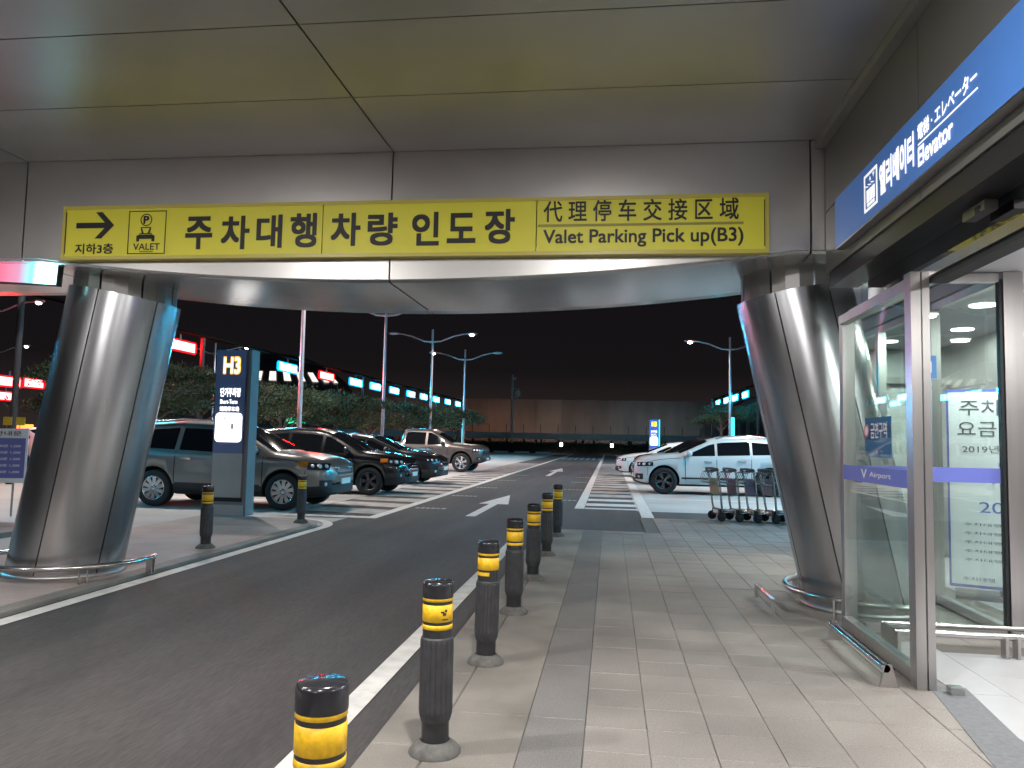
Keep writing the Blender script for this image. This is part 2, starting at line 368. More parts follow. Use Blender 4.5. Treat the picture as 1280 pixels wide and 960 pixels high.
for y0 in (20.25, 24.75, 29.3, 33.4, 38):
    for i in range(5):
        x0 = -1.45 + i * 0.125
        sheet('speed_mark', [(x0, y0 - 0.1), (x0 + 0.09, y0 - 0.1), (x0 + 0.09, y0 + 0.1 + 0.05 * (i % 2)), (x0, y0 + 0.1)], ZP, 'faint_paint', road)
def arrow(x, y, L, nm='road_arrow'):
    p = [(x - .10, y), (x + .10, y), (x + .10, y + L * .5), (x + .36, y + L * .5), (x, y + L), (x - .36, y + L * .5), (x - .10, y + L * .5)]
    sheet(nm, p, ZP, 'road_paint', road)
arrow(-2.76, 15.3, 6.2); arrow(-2.72, 34.0, 10.5)
for i in range(7): sheet('crossing_bar', [(-4.2 + i * .52, 66), (-3.9 + i * .52, 66), (-3.9 + i * .52, 74), (-4.2 + i * .52, 74)], ZP, 'worn_paint', road)
# bay lines on both parking areas
pl = bpy.data.objects['parking_lot']
for i in range(18):
    yy = 15.0 + i * 2.55
    sheet('bay_line', [(-11.6, yy), (-6.5, yy), (-6.5, yy + .12), (-11.6, yy + .12)], -0.040, 'road_paint', pl)
    sheet('bay_line', [(0.95, yy + 6.8), (6.4, yy + 6.8), (6.4, yy + 6.92), (0.95, yy + 6.92)], -0.040, 'road_paint', pl)

# sidewalk: bed, kerb stones, granite strip, pavers
sw = struct(MB().prism([(-1.16, -6), (2.2, -6), (2.2, 6.75), (3.4, 6.75), (3.4, 12.2), (12, 12.2), (12, 16.0), (0.62, 16.0), (0.62, 13.35), (-1.16, 13.35)], -0.15, -0.012).build('sidewalk', 'joint'))
me = MB().box(0, 0.30, 0, 1.194, -0.13, 0.0, 0.008).mesh('kerb_stone', 'kerb_concrete')
def rep(me, name, x, y, parent, z=0.0):
    o = bpy.data.objects.new(name, me); C.objects.link(o); o.parent = parent; o.location = (x, y, z); return o
for i in range(13): rep(me, 'kerb_stone', -1.16, -2.2 + i * 1.2, sw)
me = MB().box(0, 0.43, 0, 2.994, -0.1, 0.0, 0.004).mesh('bollard_slab', 'kerb_concrete')
for i in range(5): rep(me, 'bollard_slab', -0.856, -1.7 + i * 3.0, sw)
me = MB().box(0, 0.305, 0, 0.994, -0.1, 0.001, 0.003).mesh('granite_slab', 'granite')
for i in range(15): rep(me, 'granite_slab', -0.422, -1.7 + i, sw)
PW = 0.322
mesp = [MB().box(0.0, PW - 0.003, 0.0, PW - 0.003, -0.06, dz, 0.003).mesh('paver', 'paver') for dz in (0.0, 0.0012, -0.0012)]
rest = MB(); cnt = 0
for i in range(38):
    for j in range(52):
        x0 = -0.112 + i * PW; y0 = 2.6 + j * PW; x1, y1 = x0 + PW, y0 + PW
        if y1 > 16.0: continue
        if y0 > 13.35 - PW and x0 < 0.62: continue
        if y1 < 6.75 and x0 > 2.0: continue
        if 6.7 < y1 < 12.2 and x0 > 3.2: continue
        if x0 > 12: continue
        if x0 < 2.1 and y0 < 14.2 and cnt < 300:
            rep(random.choice(mesp), 'paver', x0, y0, sw); cnt += 1
        else: rest.box(x0, x1 - .004, y0, y1 - .004, -.06, random.choice((0, .001, -.001)), .003)
for i in range(8):
    for j in range(26):
        x0 = -0.112 + i * PW; y0 = 2.6 - (j + 1) * PW; rest.box(x0, x0 + PW - .004, y0, y0 + PW - .004, -.06, 0, .003)
for i in range(3):
    rest.box(-1.15 + i * .585, -1.15 + (i + 1) * .585 - .005, 13.3 - .28, 13.34, -.06, -.001, .003)
stuff(rest.build('paving', 'paver_rest', sw))

# traffic island under the left column
pts = [(-4.95, -10), (-4.95, 12.5)] + [(-4.95 - .95 * (1 - math.cos(t)), 12.5 + 1.15 * math.sin(t)) for t in np.linspace(.15, math.pi / 2, 8)] + [(-7.5, 13.65), (-7.5, -10)]
isl = struct(MB().prism(pts, -0.14, -0.004).build('traffic_island', 'island_paving'))
me = MB().box(-.17, 0, 0, .99, -.12, .006, .006).mesh('kerb_stone', 'kerb_concrete')
for i in range(17): rep(me, 'kerb_stone', -4.93, -4.5 + i, isl)
def slabs(parent, x0, x1, y0, y1, d):
    nx = int((x1 - x0) / d)
    s_ = MB().box(0, d - .006, 0, d - .006, -.02, .002, .002).mesh('slab', 'island_slab')
    for a in range(nx):
        for b in range(int((y1 - y0) / d)): rep(s_, 'slab', x0 + a * d, y0 + b * d, parent)
mat('island_slab', (0.34, 0.275, 0.25), 0.7, var=0.16, scale=1.2, bump=0.2, bscale=90, obr=0.05, world=True, speck=0.15)
slabs(isl, -7.45, -5.12, 4.0, 12.6, 0.58)
kb = struct(MB().prism([(-16, 9.15), (-8.6, 9.15), (-8.6, 11.25), (-16, 11.25)], -.14, 0.03).build('kerbed_verge', 'kerb_concrete'))

# ================================================================== CANOPY
can = thing('canopy', 'brushed metal panelled canopy with deep cross beam over the lane', 'canopy')
ZC = 4.24
MB().box(-14, 1.86, -9, 6.99, ZC + .03, ZC + .3).build('roof_backing', 'seam_dark', can)
xs = [-13.7, -9.8, -5.95, -2.1, 1.80]; ys = [-8.5, -6.3, -4.1, -1.9, .3, 2.5, 3.62, 4.72, 5.82, 6.995]
for i in range(4):
    for j in range(len(ys) - 1):
        MB().box(xs[i] + .008, xs[i + 1] - .008, ys[j] + .006, ys[j + 1] - .006, ZC, ZC + .03).build('soffit_panel', 'panel_metal', can)
def zb(x): return min(3.24, 3.0 + 0.215 * abs((x + 2.1) / 3.5) ** 2)
YB0, YB1 = 7.0, 8.92
xb = [-13.7, -9.8, -5.95, -2.1, 1.75, 3.3]
for i in range(5):
    a, b = xb[i] + .008, xb[i + 1] - .008; n = 24; X = np.linspace(a, b, n)
    P = [(x, zb(x)) for x in X] + [(b, ZC + .02 if i < 4 else 4.24), (a, ZC + .02 if i < 4 else 4.24)]
    MB().plate(P, YB0, YB0 + .03).build('fascia_panel', 'fascia_metal', can)
    MB().plate([(x, zb(x) + .0) for x in X] + [(b, 4.6), (a, 4.6)], YB1 - .03, YB1).build('rear_panel', 'panel_metal', can)
    q = MB(); q.grid([[(x, YB0 + .002, zb(x) - .004), (x, YB0 + .02, zb(x) - .022), (x, YB0 + .05, zb(x) - .026), (x, YB1 - .3, zb(x) - .022), (x, YB1 - .05, zb(x) - .02), (x, YB1 - .01, zb(x) - .0)] for x in X], flip=True)
    q.build('belly_panel', 'belly_metal', can)
q = MB(); X = np.linspace(-13.6, 3.2, 80); q.grid([[(x, YB0 + .03, zb(x) + .03), (x, YB1 - .03, zb(x) + .03)] for x in X]); q.box(-13.6, 3.2, YB0 + .04, YB1 - .04, 3.4, 4.2); q.build('beam_core', 'seam_dark', can)
MB().box(1.79, 1.868, -8.4, 6.99, 4.16, ZC - .002).build('corner_trim', 'panel_metal', can)
# ceiling downlights of the canopy (they stand above and behind the viewpoint)
for i, (x, y) in enumerate(((-4.3, 2.3), (-.2, 2.3), (-4.3, -1.4), (-.2, -1.4), (-2.2, -5.0), (-8.2, 0.8))):
    d = MB(); d.lathe([(.0, -.012), (.10, -.012), (.10, -.004)], 20, (x, y, ZC)); d = d.build('downlight', 'downlight_lens', can)
    r_ = MB().lathe([(.10, -.014), (.135, -.014), (.14, -.001)], 20, (x, y, ZC)).build('trim_ring', 'steel', d)
    area_light('downlight_lamp', (x, y, ZC - .03), 155 if y > 0 else 125, .22, d)

# columns
def column(label, xb_, yb_, xt_, yt_, a0, b0, seam0, npan, tilt, zt=3.0, s=1.0):
    root = thing('column', label, 'column', (xb_, yb_, 0))
    dx, dy = xt_ - xb_, yt_ - yb_
    def pt(th, f, k=1.0):
        z = f * (zt + tilt * math.cos(th)); g = z / zt
        sc_ = k * (1.0 + .03 * g)
        return (dx * g + a0 * sc_ * math.cos(th), dy * g + b0 * sc_ * math.sin(th), z)
    w_ = 2 * math.pi / npan
    for i in range(npan):
        t0 = seam0 + i * w_ + .012; t1 = seam0 + (i + 1) * w_ - .012; T = np.linspace(t0, t1, 9)
        q = MB(); q.grid([[pt(t_, f) for f in (0, .33, .66, 1)] for t_ in T], flip=False)
        q.add([pt(T[0], 0), pt(T[0], 1), pt(T[0], 1, .95), pt(T[0], 0, .95)], [(0, 1, 2, 3)])
        q.add([pt(T[-1], 0), pt(T[-1], 1), pt(T[-1], 1, .95), pt(T[-1], 0, .95)], [(3, 2, 1, 0)])
        q.build('cladding_panel', 'column_metal', root)
    T = np.linspace(0, 2 * math.pi, 40)
    MB().grid([[pt(t_, f, .965) for f in (0, 1)] for t_ in T]).build('core', 'seam_dark', root)
    q = MB(); q.add([pt(t_, 1, .97) for t_ in T[:-1]], [list(range(39))]); q.build('top_plate', 'panel_metal', root)
    # neck between the column head and the beam
    nseg = 8
    for i in range(nseg):
        t0, t1 = seam0 + i * 2 * math.pi / nseg + .02, seam0 + (i + 1) * 2 * math.pi / nseg - .02
        q = MB(); q.grid([[pt(t_, .985, .93), (pt(t_, 1, .93)[0], pt(t_, 1, .93)[1], 3.42)] for t_ in np.linspace(t0, t1, 4)], smooth=False); q.build('neck_panel', 'wall_panel', root)
    q = MB(); q.lathe([(.0, .002), (a0 * 1.06, .002), (a0 * 1.06, .03), (a0 * .9, .035)], 36); ob = q.build('base_plate', 'panel_metal', root); ob.scale = (1, b0 / a0, 1)
    return root
column('leaning metal clad column standing on the traffic island', -5.80, 7.72, -5.39, 7.90, .56, .56, R(-83), 6, -.10)
column('leaning metal clad column between luggage carts and glass screen', 2.42, 7.80, 1.81, 7.95, .55, .54, R(-172), 7, .09, s=1)

def guard_rail(name, label, pts, r, feet, z, m_='steel', group=None):
    root = thing(name, label, 'guard rail', group=group)
    MB().tube([(x, y, z) for x, y in pts], r, 10).build('rail', m_, root)
    for (x, y, a) in feet:
        c_, s_ = math.cos(a), math.sin(a)
        q = MB()
        for d in (-.035, .035):
            bx_, by_ = x + c_ * d, y + s_ * d
            ux, uy = c_ * .008, s_ * .008; vx, vy = -s_ * .03, c_ * .03
            q.prism([(bx_ - ux - vx, by_ - uy - vy), (bx_ + ux - vx, by_ + uy - vy), (bx_ + ux + vx, by_ + uy + vy), (bx_ - ux + vx, by_ - uy + vy)], -.004, z)
        q.build('foot', m_, root)
    return root
arc = lambda cx, cy, a, b, t0, t1, n=28: [(cx + a * math.cos(t), cy + b * math.sin(t)) for t in np.linspace(R(t0), R(t1), n)]
A = arc(-5.74, 7.72, .86, .86, -190, 15)
guard_rail('guard_rail', 'curved steel tube rail around foot of column on traffic island', A, .028, [(*A[2], R(75)), (*A[11], R(-17)), (*A[19], R(40)), (*A[26], R(100))], .16)
A = arc(2.55, 7.75, .86, .85, 120, 275)
guard_rail('guard_rail', 'curved steel tube rail around foot of column beside glass screen', A, .028, [(*A[3], R(45)), (*A[19], R(-30))], .17)

# ================================================================== ELEVATOR HALL
hall = thing('elevator_hall', 'glass fronted elevator hall with steel frames and lit interior', 'building', (0, 0, 0))
XW = 1.87
for y0, y1 in ((4.9, 6.985), (2.7, 4.9), (.5, 2.7), (-1.7, .5), (-3.9, -1.7)):
    MB().box(XW, XW + .05, y0 + .006, y1 - .006, 3.575, 4.235).build('wall_panel', 'wall_panel', hall)
    MB().box(XW, XW + .05, y0 + .006, y1 - .006, 3.02, 3.563).build('wall_panel', 'wall_panel', hall)
MB().box(XW + .03, XW + .2, -3.9, 6.98, 2.90, 4.3).build('wall_core', 'seam_dark', hall)
MB().box(XW + .015, XW + .24, -3.9, 6.90, 2.88, 3.015).build('header_box', 'black_header', hall)
MB().box(2.10, 2.13, -3.9, 6.6, 2.68, 2.89).build('transom_pane', 'mirror_glass', hall)
MB().box(2.03, 2.17, -3.9, 6.9, 2.615, 2.68).build('door_track', 'frame_steel', hall)
MB().box(2.05, 2.16, -3.9, 5.25, 2.575, 2.612).build('track_slot', 'seam_dark', hall)
# outer glass screen
zt = 2.615
MB().box(1.915, 1.975, 5.20, 5.31, 0, zt + .03).build('post', 'frame_steel', hall)
MB().box(1.985, 2.03, 5.20, 5.26, 0, zt + .03).build('post', 'frame_steel', hall)
MB().box(1.96, 2.06, 6.84, 6.93, 0, zt).build('post', 'frame_steel', hall)
MB().box(1.93, 2.01, 5.315, 6.835, .012, .10).build('bottom_rail', 'frame_steel', hall)
MB().box(1.93, 2.01, 5.315, 6.835, zt - .07, zt).build('top_rail', 'frame_steel', hall)
MB().box(1.965, 1.973, 5.315, 6.835, .101, zt - .071).build('glass_pane', 'clear_glass', hall)
fb = MB().box(1.958, 1.962, 5.32, 6.83, 1.235, 1.355).build('safety_band', 'film_blue', hall)
MB().add([(1.955, 6.37, 1.335), (1.955, 6.30, 1.26), (1.955, 6.23, 1.335), (1.955, 6.26, 1.335), (1.955, 6.30, 1.29), (1.955, 6.34, 1.335)], [(0, 1, 4, 5), (1, 2, 3, 4)]).build('band_logo', 'sticker_white', fb)
text_part('band_lettering', 'Airport', (6.17, 5.72, 1.27, 1.32), 'sticker_white', fb, .01, 'yz', 1.955)
MB().box(1.935, 1.962, 5.27, 5.30, .06, .09).build('door_guide', 'steel', hall)
MB().box(2.08, 2.16, 5.12, 5.19, 0.0, .05).build('door_stop', 'steel', hall)
st = MB().box(1.974, 1.977, 5.75, 6.32, 1.43, 1.73).build('sticker', 'sticker_blue', hall)
MB().lathe([(0, 0), (.05, 0)], 18, (0, 0, 0)).build('prohibition_disc', 'sticker_white', st)
d_ = bpy.data.objects['prohibition_disc']; d_.location = (1.961, 6.24, 1.63); d_.rotation_euler = (0, R(-90), 0)
q = MB().lathe([(.036, .002), (.05, .002)], 18).build('prohibition_ring', 'sticker_red', st); q.location = (1.960, 6.24, 1.63); q.rotation_euler = (0, R(-90), 0)
text_part('sticker_lettering', '금연구역', (6.15, 5.80, 1.57, 1.69), 'sticker_white', st, .01, 'yz', 1.961)
# screen closing the pocket, facing the walk
MB().box(3.17, 3.32, 6.66, 6.76, 0, 2.96).build('post', 'frame_steel', hall)
MB().box(3.145, 3.168, 6.68, 6.74, 0, 2.90).build('post', 'dark_frame', hall)
MB().box(2.075, 3.14, 6.67, 6.75, 2.88, 2.95).build('top_rail', 'frame_steel', hall)
MB().box(2.075, 3.14, 6.67, 6.75, .012, .08).build('bottom_rail', 'frame_steel', hall)
MB().box(2.075, 3.14, 6.706, 6.714, .081, 2.879).build('glass_pane', 'film_glass', hall)
MB().box(2.08, 3.13, 6.699, 6.702, 1.235, 1.355).build('safety_band', 'film_blue', hall)
st = MB().box(2.52, 2.66, 6.699, 6.702, 2.08, 2.27).build('sticker', 'sticker_blue', hall)
text_part('sticker_lettering', 'H', (2.56, 2.62, 2.13, 2.22), 'sticker_white', st, .03, 'xz', 6.696)
# inner screen
for y0 in (8.08, 9.6, 11.1): MB().box(3.16, 3.25, y0, y0 + .09, 0, 2.95).build('post', 'frame_steel', hall)
for y0, y1 in ((6.765, 8.075), (8.175, 9.595), (9.695, 11.095)):
    MB().box(3.17, 3.24, y0, y1, .012, .085).build('bottom_rail', 'frame_steel', hall)
    MB().box(3.17, 3.24, y0, y1, 2.88, 2.95).build('top_rail', 'frame_steel', hall)
    MB().box(3.20, 3.208, y0, y1, .086, 2.879).build('glass_pane', 'clear_glass', hall)
# room
MB().box(2.16, 8.6, -3.9, 6.7, 2.965, 3.1).build('ceiling', 'hall_ceiling', hall)
MB().box(3.16, 8.6, 6.705, 12.1, 2.965, 3.1).build('ceiling', 'hall_ceiling', hall)
MB().box(3.3, 8.6, 12.0, 12.15, 0, 2.96).build('rear_wall', 'hall_wall', hall)
MB().box(3.15, 3.28, 11.2, 12.15, 0, 2.96).build('rear_wall', 'hall_wall', hall)
MB().box(8.5, 8.65, -3.9, 11.99, 0, 2.96).build('side_wall', 'hall_wall', hall)
MB().box(2.2, 8.5, -4.05, -3.9, 0, 2.96).build('end_wall', 'hall_wall', hall)
MB().box(3.0, 8.7, -4.1, 12.2, 3.11, 4.6).build('upper_wall', 'wall_panel', hall)
MB().box(4.7, 4.78, 9.0, 11.99, 0, 2.96).build('partition', 'frame_steel', hall)
for x0 in (5.6,): 
    d_ = MB().box(x0, x0 + 1.1, 11.94, 11.99, 0.01, 2.15).build('elevator_door', 'frame_steel', hall)
    MB().box(x0 + .545, x0 + .555, 11.925, 11.94, .02, 2.14).build('door_joint', 'seam_dark', d_)
MB().box(3.4, 4.69, 11.9, 11.99, 2.45, 2.55).build('cornice', 'frame_steel', hall)
for (x, y) in ((3.72, 8.23), (4.24, 9.91), (3.77, 11.06), (4.4, 6.2), (3.4, 4.6), (4.6, 2.6), (6.6, 5.0), (6.6, 9.6), (3.6, .6)):
    d_ = MB().lathe([(0, -.012), (.12, -.012), (.125, 0)], 20, (x, y, 2.965)).build('downlight', 'downlight_lens', hall)
    area_light('hall_lamp', (x, y, 2.94), 52, .2, d_, (1, .98, .96))
fl = struct(MB().box(2.12, 8.5, -3.9, 6.68, -.12, -.008).box(3.26, 8.5, 6.68, 12, -.12, -.009).build('hall_floor', 'joint'))
me = MB().box(0, .595, 0, .595, -.03, .0, .001).mesh('floor_tile', 'hall_tile')
for i in range(9):
    for j in range(16):
        x0 = 2.46 + i * .6; y0 = 2.0 + j * .6
        if (y0 + .6 > 6.66 and x0 < 3.3) or y0 > 11.4: continue
        rep(me, 'floor_tile', x0, y0, fl)
MB().prism([(2.14, 5.19), (2.455, 5.19), (2.455, 6.66), (2.14, 6.66)], -.02, 0.0005).build('floor_slab', 'hall_tile', fl)
MB().prism([(2.14, 2.0), (2.455, 2.0), (2.455, 5.185), (2.14, 5.185)], -.02, 0.0005).build('floor_slab', 'hall_tile', fl)
th = MB().prism([(2.02, 5.3), (2.24, 5.3), (1.98, 3.2), (1.98, 2.0), (1.70, 2.0), (1.70, 3.2)], .0015, .004).build('threshold_strip', 'threshold_mat', hall)
# door sensor
sn = MB().box(1.99, 2.06, 4.36, 4.62, 2.80, 2.86, .01).build('door_sensor', 'frame_steel', hall)
MB().box(1.985, 1.99, 4.40, 4.46, 2.80, 2.835).build('sensor_window', 'black_header', sn)

# blue elevator sign
bs = thing('elevator_sign', 'long blue lit sign with white elevator pictogram and lettering', 'sign')
MB().box(1.80, 1.868, 1.6, 6.44, 3.11, 3.515).build('panel', 'sign_blue', bs)
MB().box(1.80, 1.868, 1.6, 6.44, 3.098, 3.109).build('lower_trim', 'frame_steel', bs)
XS = 1.797
q = MB()
def ring_yz(q, y0, y1, z0, z1, t, x):
    q.box(x, x + .003, y0, y1, z0, z0 + t); q.box(x, x + .003, y0, y1, z1 - t, z1); q.box(x, x + .003, y0, y0 + t, z0 + t, z1 - t); q.box(x, x + .003, y1 - t, y1, z0 + t, z1 - t)
ring_yz(q, 5.44, 5.71, 3.18, 3.45, .018, XS)
for dy in (-.06, 0, .06):
    yy = 5.575 + dy; q.box(XS, XS + .003, yy - .022, yy + .022, 3.24, 3.33); q.lathe([(0, 0), (.018, 0)], 10, (XS, yy, 3.352), 'z')
q.box(XS, XS + .003, 5.50, 5.65, 3.21, 3.232)
q.add([(XS, 5.60, 3.385), (XS, 5.56, 3.385), (XS, 5.58, 3.42)], [(0, 1, 2)]); q.add([(XS, 5.53, 3.42), (XS, 5.49, 3.42), (XS, 5.51, 3.385)], [(0, 1, 2)])
q.build('pictogram', 'sign_white', bs)
text_part('lettering', '엘리베이터', (5.39, 4.79, 3.20, 3.42), 'sign_white', bs, .035, 'yz', XS)
text_part('lettering', '電梯 · エレベーター', (4.73, 3.98, 3.325, 3.425), 'sign_white', bs, .02, 'yz', XS)
MB().box(XS, XS + .003, 3.98, 4.73, 3.300, 3.308).build('underline', 'sign_white', bs)
text_part('lettering', 'Elevator', (4.73, 4.26, 3.165, 3.285), 'sign_white', bs, .025, 'yz', XS)

# low guard bars on the walk
g1 = thing('guard_bar', 'long low steel guard bar in front of glass screen', 'guard bar')
MB().tube([(1.74, 6.42, .115), (1.74, 5.22, .115)], .026, 10).build('rail', 'steel', g1)
for y0 in (6.40, 5.22):
    MB().add([(1.70, y0, 0), (1.70 + .11, y0, 0), (1.70 + .075, y0, .14), (1.735, y0, .14), (1.70, y0 + .02, 0), (1.81, y0 + .02, 0), (1.775, y0 + .02, .14), (1.735, y0 + .02, .14)],
             [(0, 1, 2, 3), (7, 6, 5, 4), (0, 4, 5, 1), (1, 5, 6, 2), (2, 6, 7, 3), (3, 7, 4, 0)]).build('foot', 'frame_steel', g1)
g2 = thing('guard_bar', 'short low steel hoop bar standing alone on the paving', 'guard bar')
MB().box(1.44, 1.475, 7.22, 8.02, .11, .135).build('rail', 'steel', g2)
for y0 in (7.22, 8.0): MB().box(1.442, 1.473, y0, y0 + .02, -.003, .112).build('foot', 'frame_steel', g2)
g3 = thing('guard_rail', 'straight double steel tube rail inside the elevator doorway', 'guard rail')
MB().tube([(2.10, 6.12, .15), (4.3, 6.12, .15)], .024, 10).build('rail', 'steel', g3)
MB().tube([(2.10, 6.40, .15), (4.3, 6.40, .15)], .018, 10).build('rail', 'steel', g3)
for x0 in (2.9, 4.1):
    q = MB(); q.box(x0 - .05, x0 - .03, 6.08, 6.16, -.002, .15); q.box(x0 + .03, x0 + .05, 6.08, 6.16, -.002, .15); q.build('foot', 'frame_steel', g3)
MB().box(2.11, 2.13, 6.08, 6.44, -.002, .16).build('foot', 'frame_steel', g3)

# notice boards inside
def board(label, loc, rz, w_, h, lines, cat='notice board'):
    r_ = thing('notice_board', label, cat, loc, rz)
    MB().box(-w_ / 2, w_ / 2, 0, .03, .09, h).build('frame', 'film_blue', r_)
    p_ = MB().box(-w_ / 2 + .02, w_ / 2 - .02, -.004, -.001, .12, h - .03).build('sheet', 'board_white', r_)
    for (tx, a, b, z0, z1, m_) in lines: text_part('lettering', tx, (a, b, z0, z1), m_, p_, 0, 'xz', -.007)
    MB().prism([(-w_ / 2 + .05, -.22), (w_ / 2 - .05, -.22), (w_ / 2 - .05, .26), (-w_ / 2 + .05, .26)], 0, .035).build('base', 'plastic_black', r_)
    MB().lathe([(.0, .03), (.16, .03), (.16, .09), (.06, .1), (0, .1)], 20, (.1, -.04, 0)).build('weight', 'plastic_black', r_)
    return r_
board('white parking fee notice in blue frame behind glass screen', (3.98, 8.45, 0), R(-22), 1.0, 2.13,
      [('주차대행', -.38, .38, 1.86, 2.02, 'ink'), ('요금조정', -.40, .30, 1.64, 1.80, 'ink'), ('2019년 7월 1일', -.36, .36, 1.47, 1.55, 'ink'), ('현행 요금', -.05, .35, 1.31, 1.38, 'ink_blue'), ('15,000', -.10, .38, 1.14, 1.25, 'ink'),
       ('20,000', -.22, .38, .84, .97, 'ink_blue')] + [('주차대행 요금 안내', -.36, .36, .72 - i * .09, .75 - i * .09, 'ink') for i in range(5)] + [('주차대행', -.38, -.1, .16, .2, 'ink')])
board('white notice in blue frame further inside the hall', (4.75, 7.2, 0), R(-20), .9, 2.1,
      [('주차안내', -.3, .3, 1.7, 1.95, 'ink')] + [('주차대행 안내', -.36, .36, 1.5 - i * .12, 1.55 - i * .12, 'ink') for i in range(9)])
# ================================================================== VALET SIGN
vs = thing('valet_sign', 'long yellow valet parking sign with black lettering under the canopy', 'sign')
sx0, sx1, sz0, sz1 = -5.44, 1.37, 3.195, 3.735; ys_ = 6.90
for a, b in ((sx0 + .03, -2.745), (-2.735, -.70), (-.69, sx1 - .03)):
    MB().box(a, b, ys_, ys_ + .06, sz0 + .035, sz1 - .035).build('panel', 'sign_yellow', vs)
q = MB(); q.box(sx0, sx1, ys_ - .006, ys_ + .095, sz1 - .034, sz1); q.box(sx0, sx1, ys_ - .006, ys_ + .095, sz0, sz0 + .034)
q.box(sx0, sx0 + .029, ys_ - .006, ys_ + .095, sz0 + .034, sz1 - .034); q.box(sx1 - .029, sx1, ys_ - .006, ys_ + .095, sz0 + .034, sz1 - .034); q.build('frame', 'sign_yellow_rim', vs)
MB().box(sx0 + .1, sx1 - .1, ys_ + .062, ys_ + .1, sz0 + .1, sz1 - .1).build('backing', 'seam_dark', vs)
ya = ys_ - .003
q = MB()
def arc_border(q, x0, x1, z0, z1, t, y):
    q.box(x0, x1, y - .002, y, z0, z0 + t); q.box(x0, x1, y - .002, y, z1 - t, z1); q.box(x0, x0 + t, y - .002, y, z0 + t, z1 - t); q.box(x1 - t, x1, y - .002, y, z0 + t, z1 - t)
MB().box(sx0 + .035, sx0 + .043, ya - .002, ya, sz0 + .06, sz1 - .06).build('edge_mark', 'sign_black', vs)
MB().box(sx1 - .043, sx1 - .035, ya - .002, ya, sz0 + .06, sz1 - .06).build('edge_mark', 'sign_black', vs)
MB().plate([(-5.29, 3.51), (-5.29, 3.565), (-4.985, 3.565), (-5.085, 3.67), (-5.015, 3.67), (-4.885, 3.5375), (-5.015, 3.405), (-5.085, 3.405), (-4.985, 3.51)], ya - .002, ya).build('arrow', 'sign_black', vs)
text_part('lettering', '지하3층', (-5.29, -4.88, 3.25, 3.355), 'sign_black', vs, .02, 'xz', ya)
q = MB(); arc_border(q, -4.73, -4.335, 3.245, 3.675, .008, ya); q.build('pictogram_border', 'sign_black', vs)
q = MB()
T = np.linspace(0, 2 * math.pi, 25)
q.grid([[(-4.545 + .062 * math.cos(t_), ya - .001, 3.585 + .062 * math.sin(t_)), (-4.545 + .052 * math.cos(t_), ya - .001, 3.585 + .052 * math.sin(t_))] for t_ in T], smooth=False)
q.plate([(-4.60, 3.50), (-4.585, 3.50), (-4.565, 3.45), (-4.585, 3.45)], ya - .002, ya); q.plate([(-4.49, 3.50), (-4.505, 3.50), (-4.525, 3.45), (-4.505, 3.45)], ya - .002, ya)
q.box(-4.60, -4.49, ya - .002, ya, 3.503, 3.512); q.box(-4.62, -4.47, ya - .002, ya, 3.395, 3.438); q.box(-4.64, -4.61, ya - .002, ya, 3.37, 3.43); q.box(-4.48, -4.45, ya - .002, ya, 3.37, 3.43); q.box(-4.61, -4.48, ya - .002, ya, 3.443, 3.452)
q.build('pictogram', 'sign_black', vs)
text_part('lettering', 'P', (-4.575, -4.515, 3.545, 3.625), 'sign_black', vs, .03, 'xz', ya)
text_part('lettering', 'VALET', (-4.67, -4.39, 3.285, 3.35), 'sign_black', vs, .01, 'xz', ya)
MB().box(-4.60, -4.46, ya - .002, ya, 3.262, 3.276).build('pictogram_mark', 'sign_grey', vs)
for ch_, *rc_ in [('주', -4.13, -3.85, 3.285, 3.61), ('차', -3.76, -3.47, 3.28, 3.61), ('대', -3.4, -3.14, 3.29, 3.615), ('행', -3.06, -2.795, 3.29, 3.625), ('차', -2.655, -2.365, 3.3, 3.62), ('량', -2.295, -2.005, 3.3, 3.615), ('인', -1.865, -1.605, 3.295, 3.615), ('도', -1.53, -1.26, 3.315, 3.6), ('장', -1.175, -0.895, 3.305, 3.63)]: text_part('lettering', ch_, tuple(rc_), 'sign_black', vs, .026, 'xz', ya)
text_part('lettering', '代 理 停 车 交 接 区 域', (-.63, 1.11, 3.50, 3.70), 'sign_black', vs, .012, 'xz', ya)
MB().box(-.68, 1.15, ya - .002, ya, 3.455, 3.478).build('rule', 'sign_grey', vs)
text_part('lettering', 'Valet Parking Pick up(B3)', (-.63, 1.15, 3.262, 3.43), 'sign_black', vs, .016, 'xz', ya)

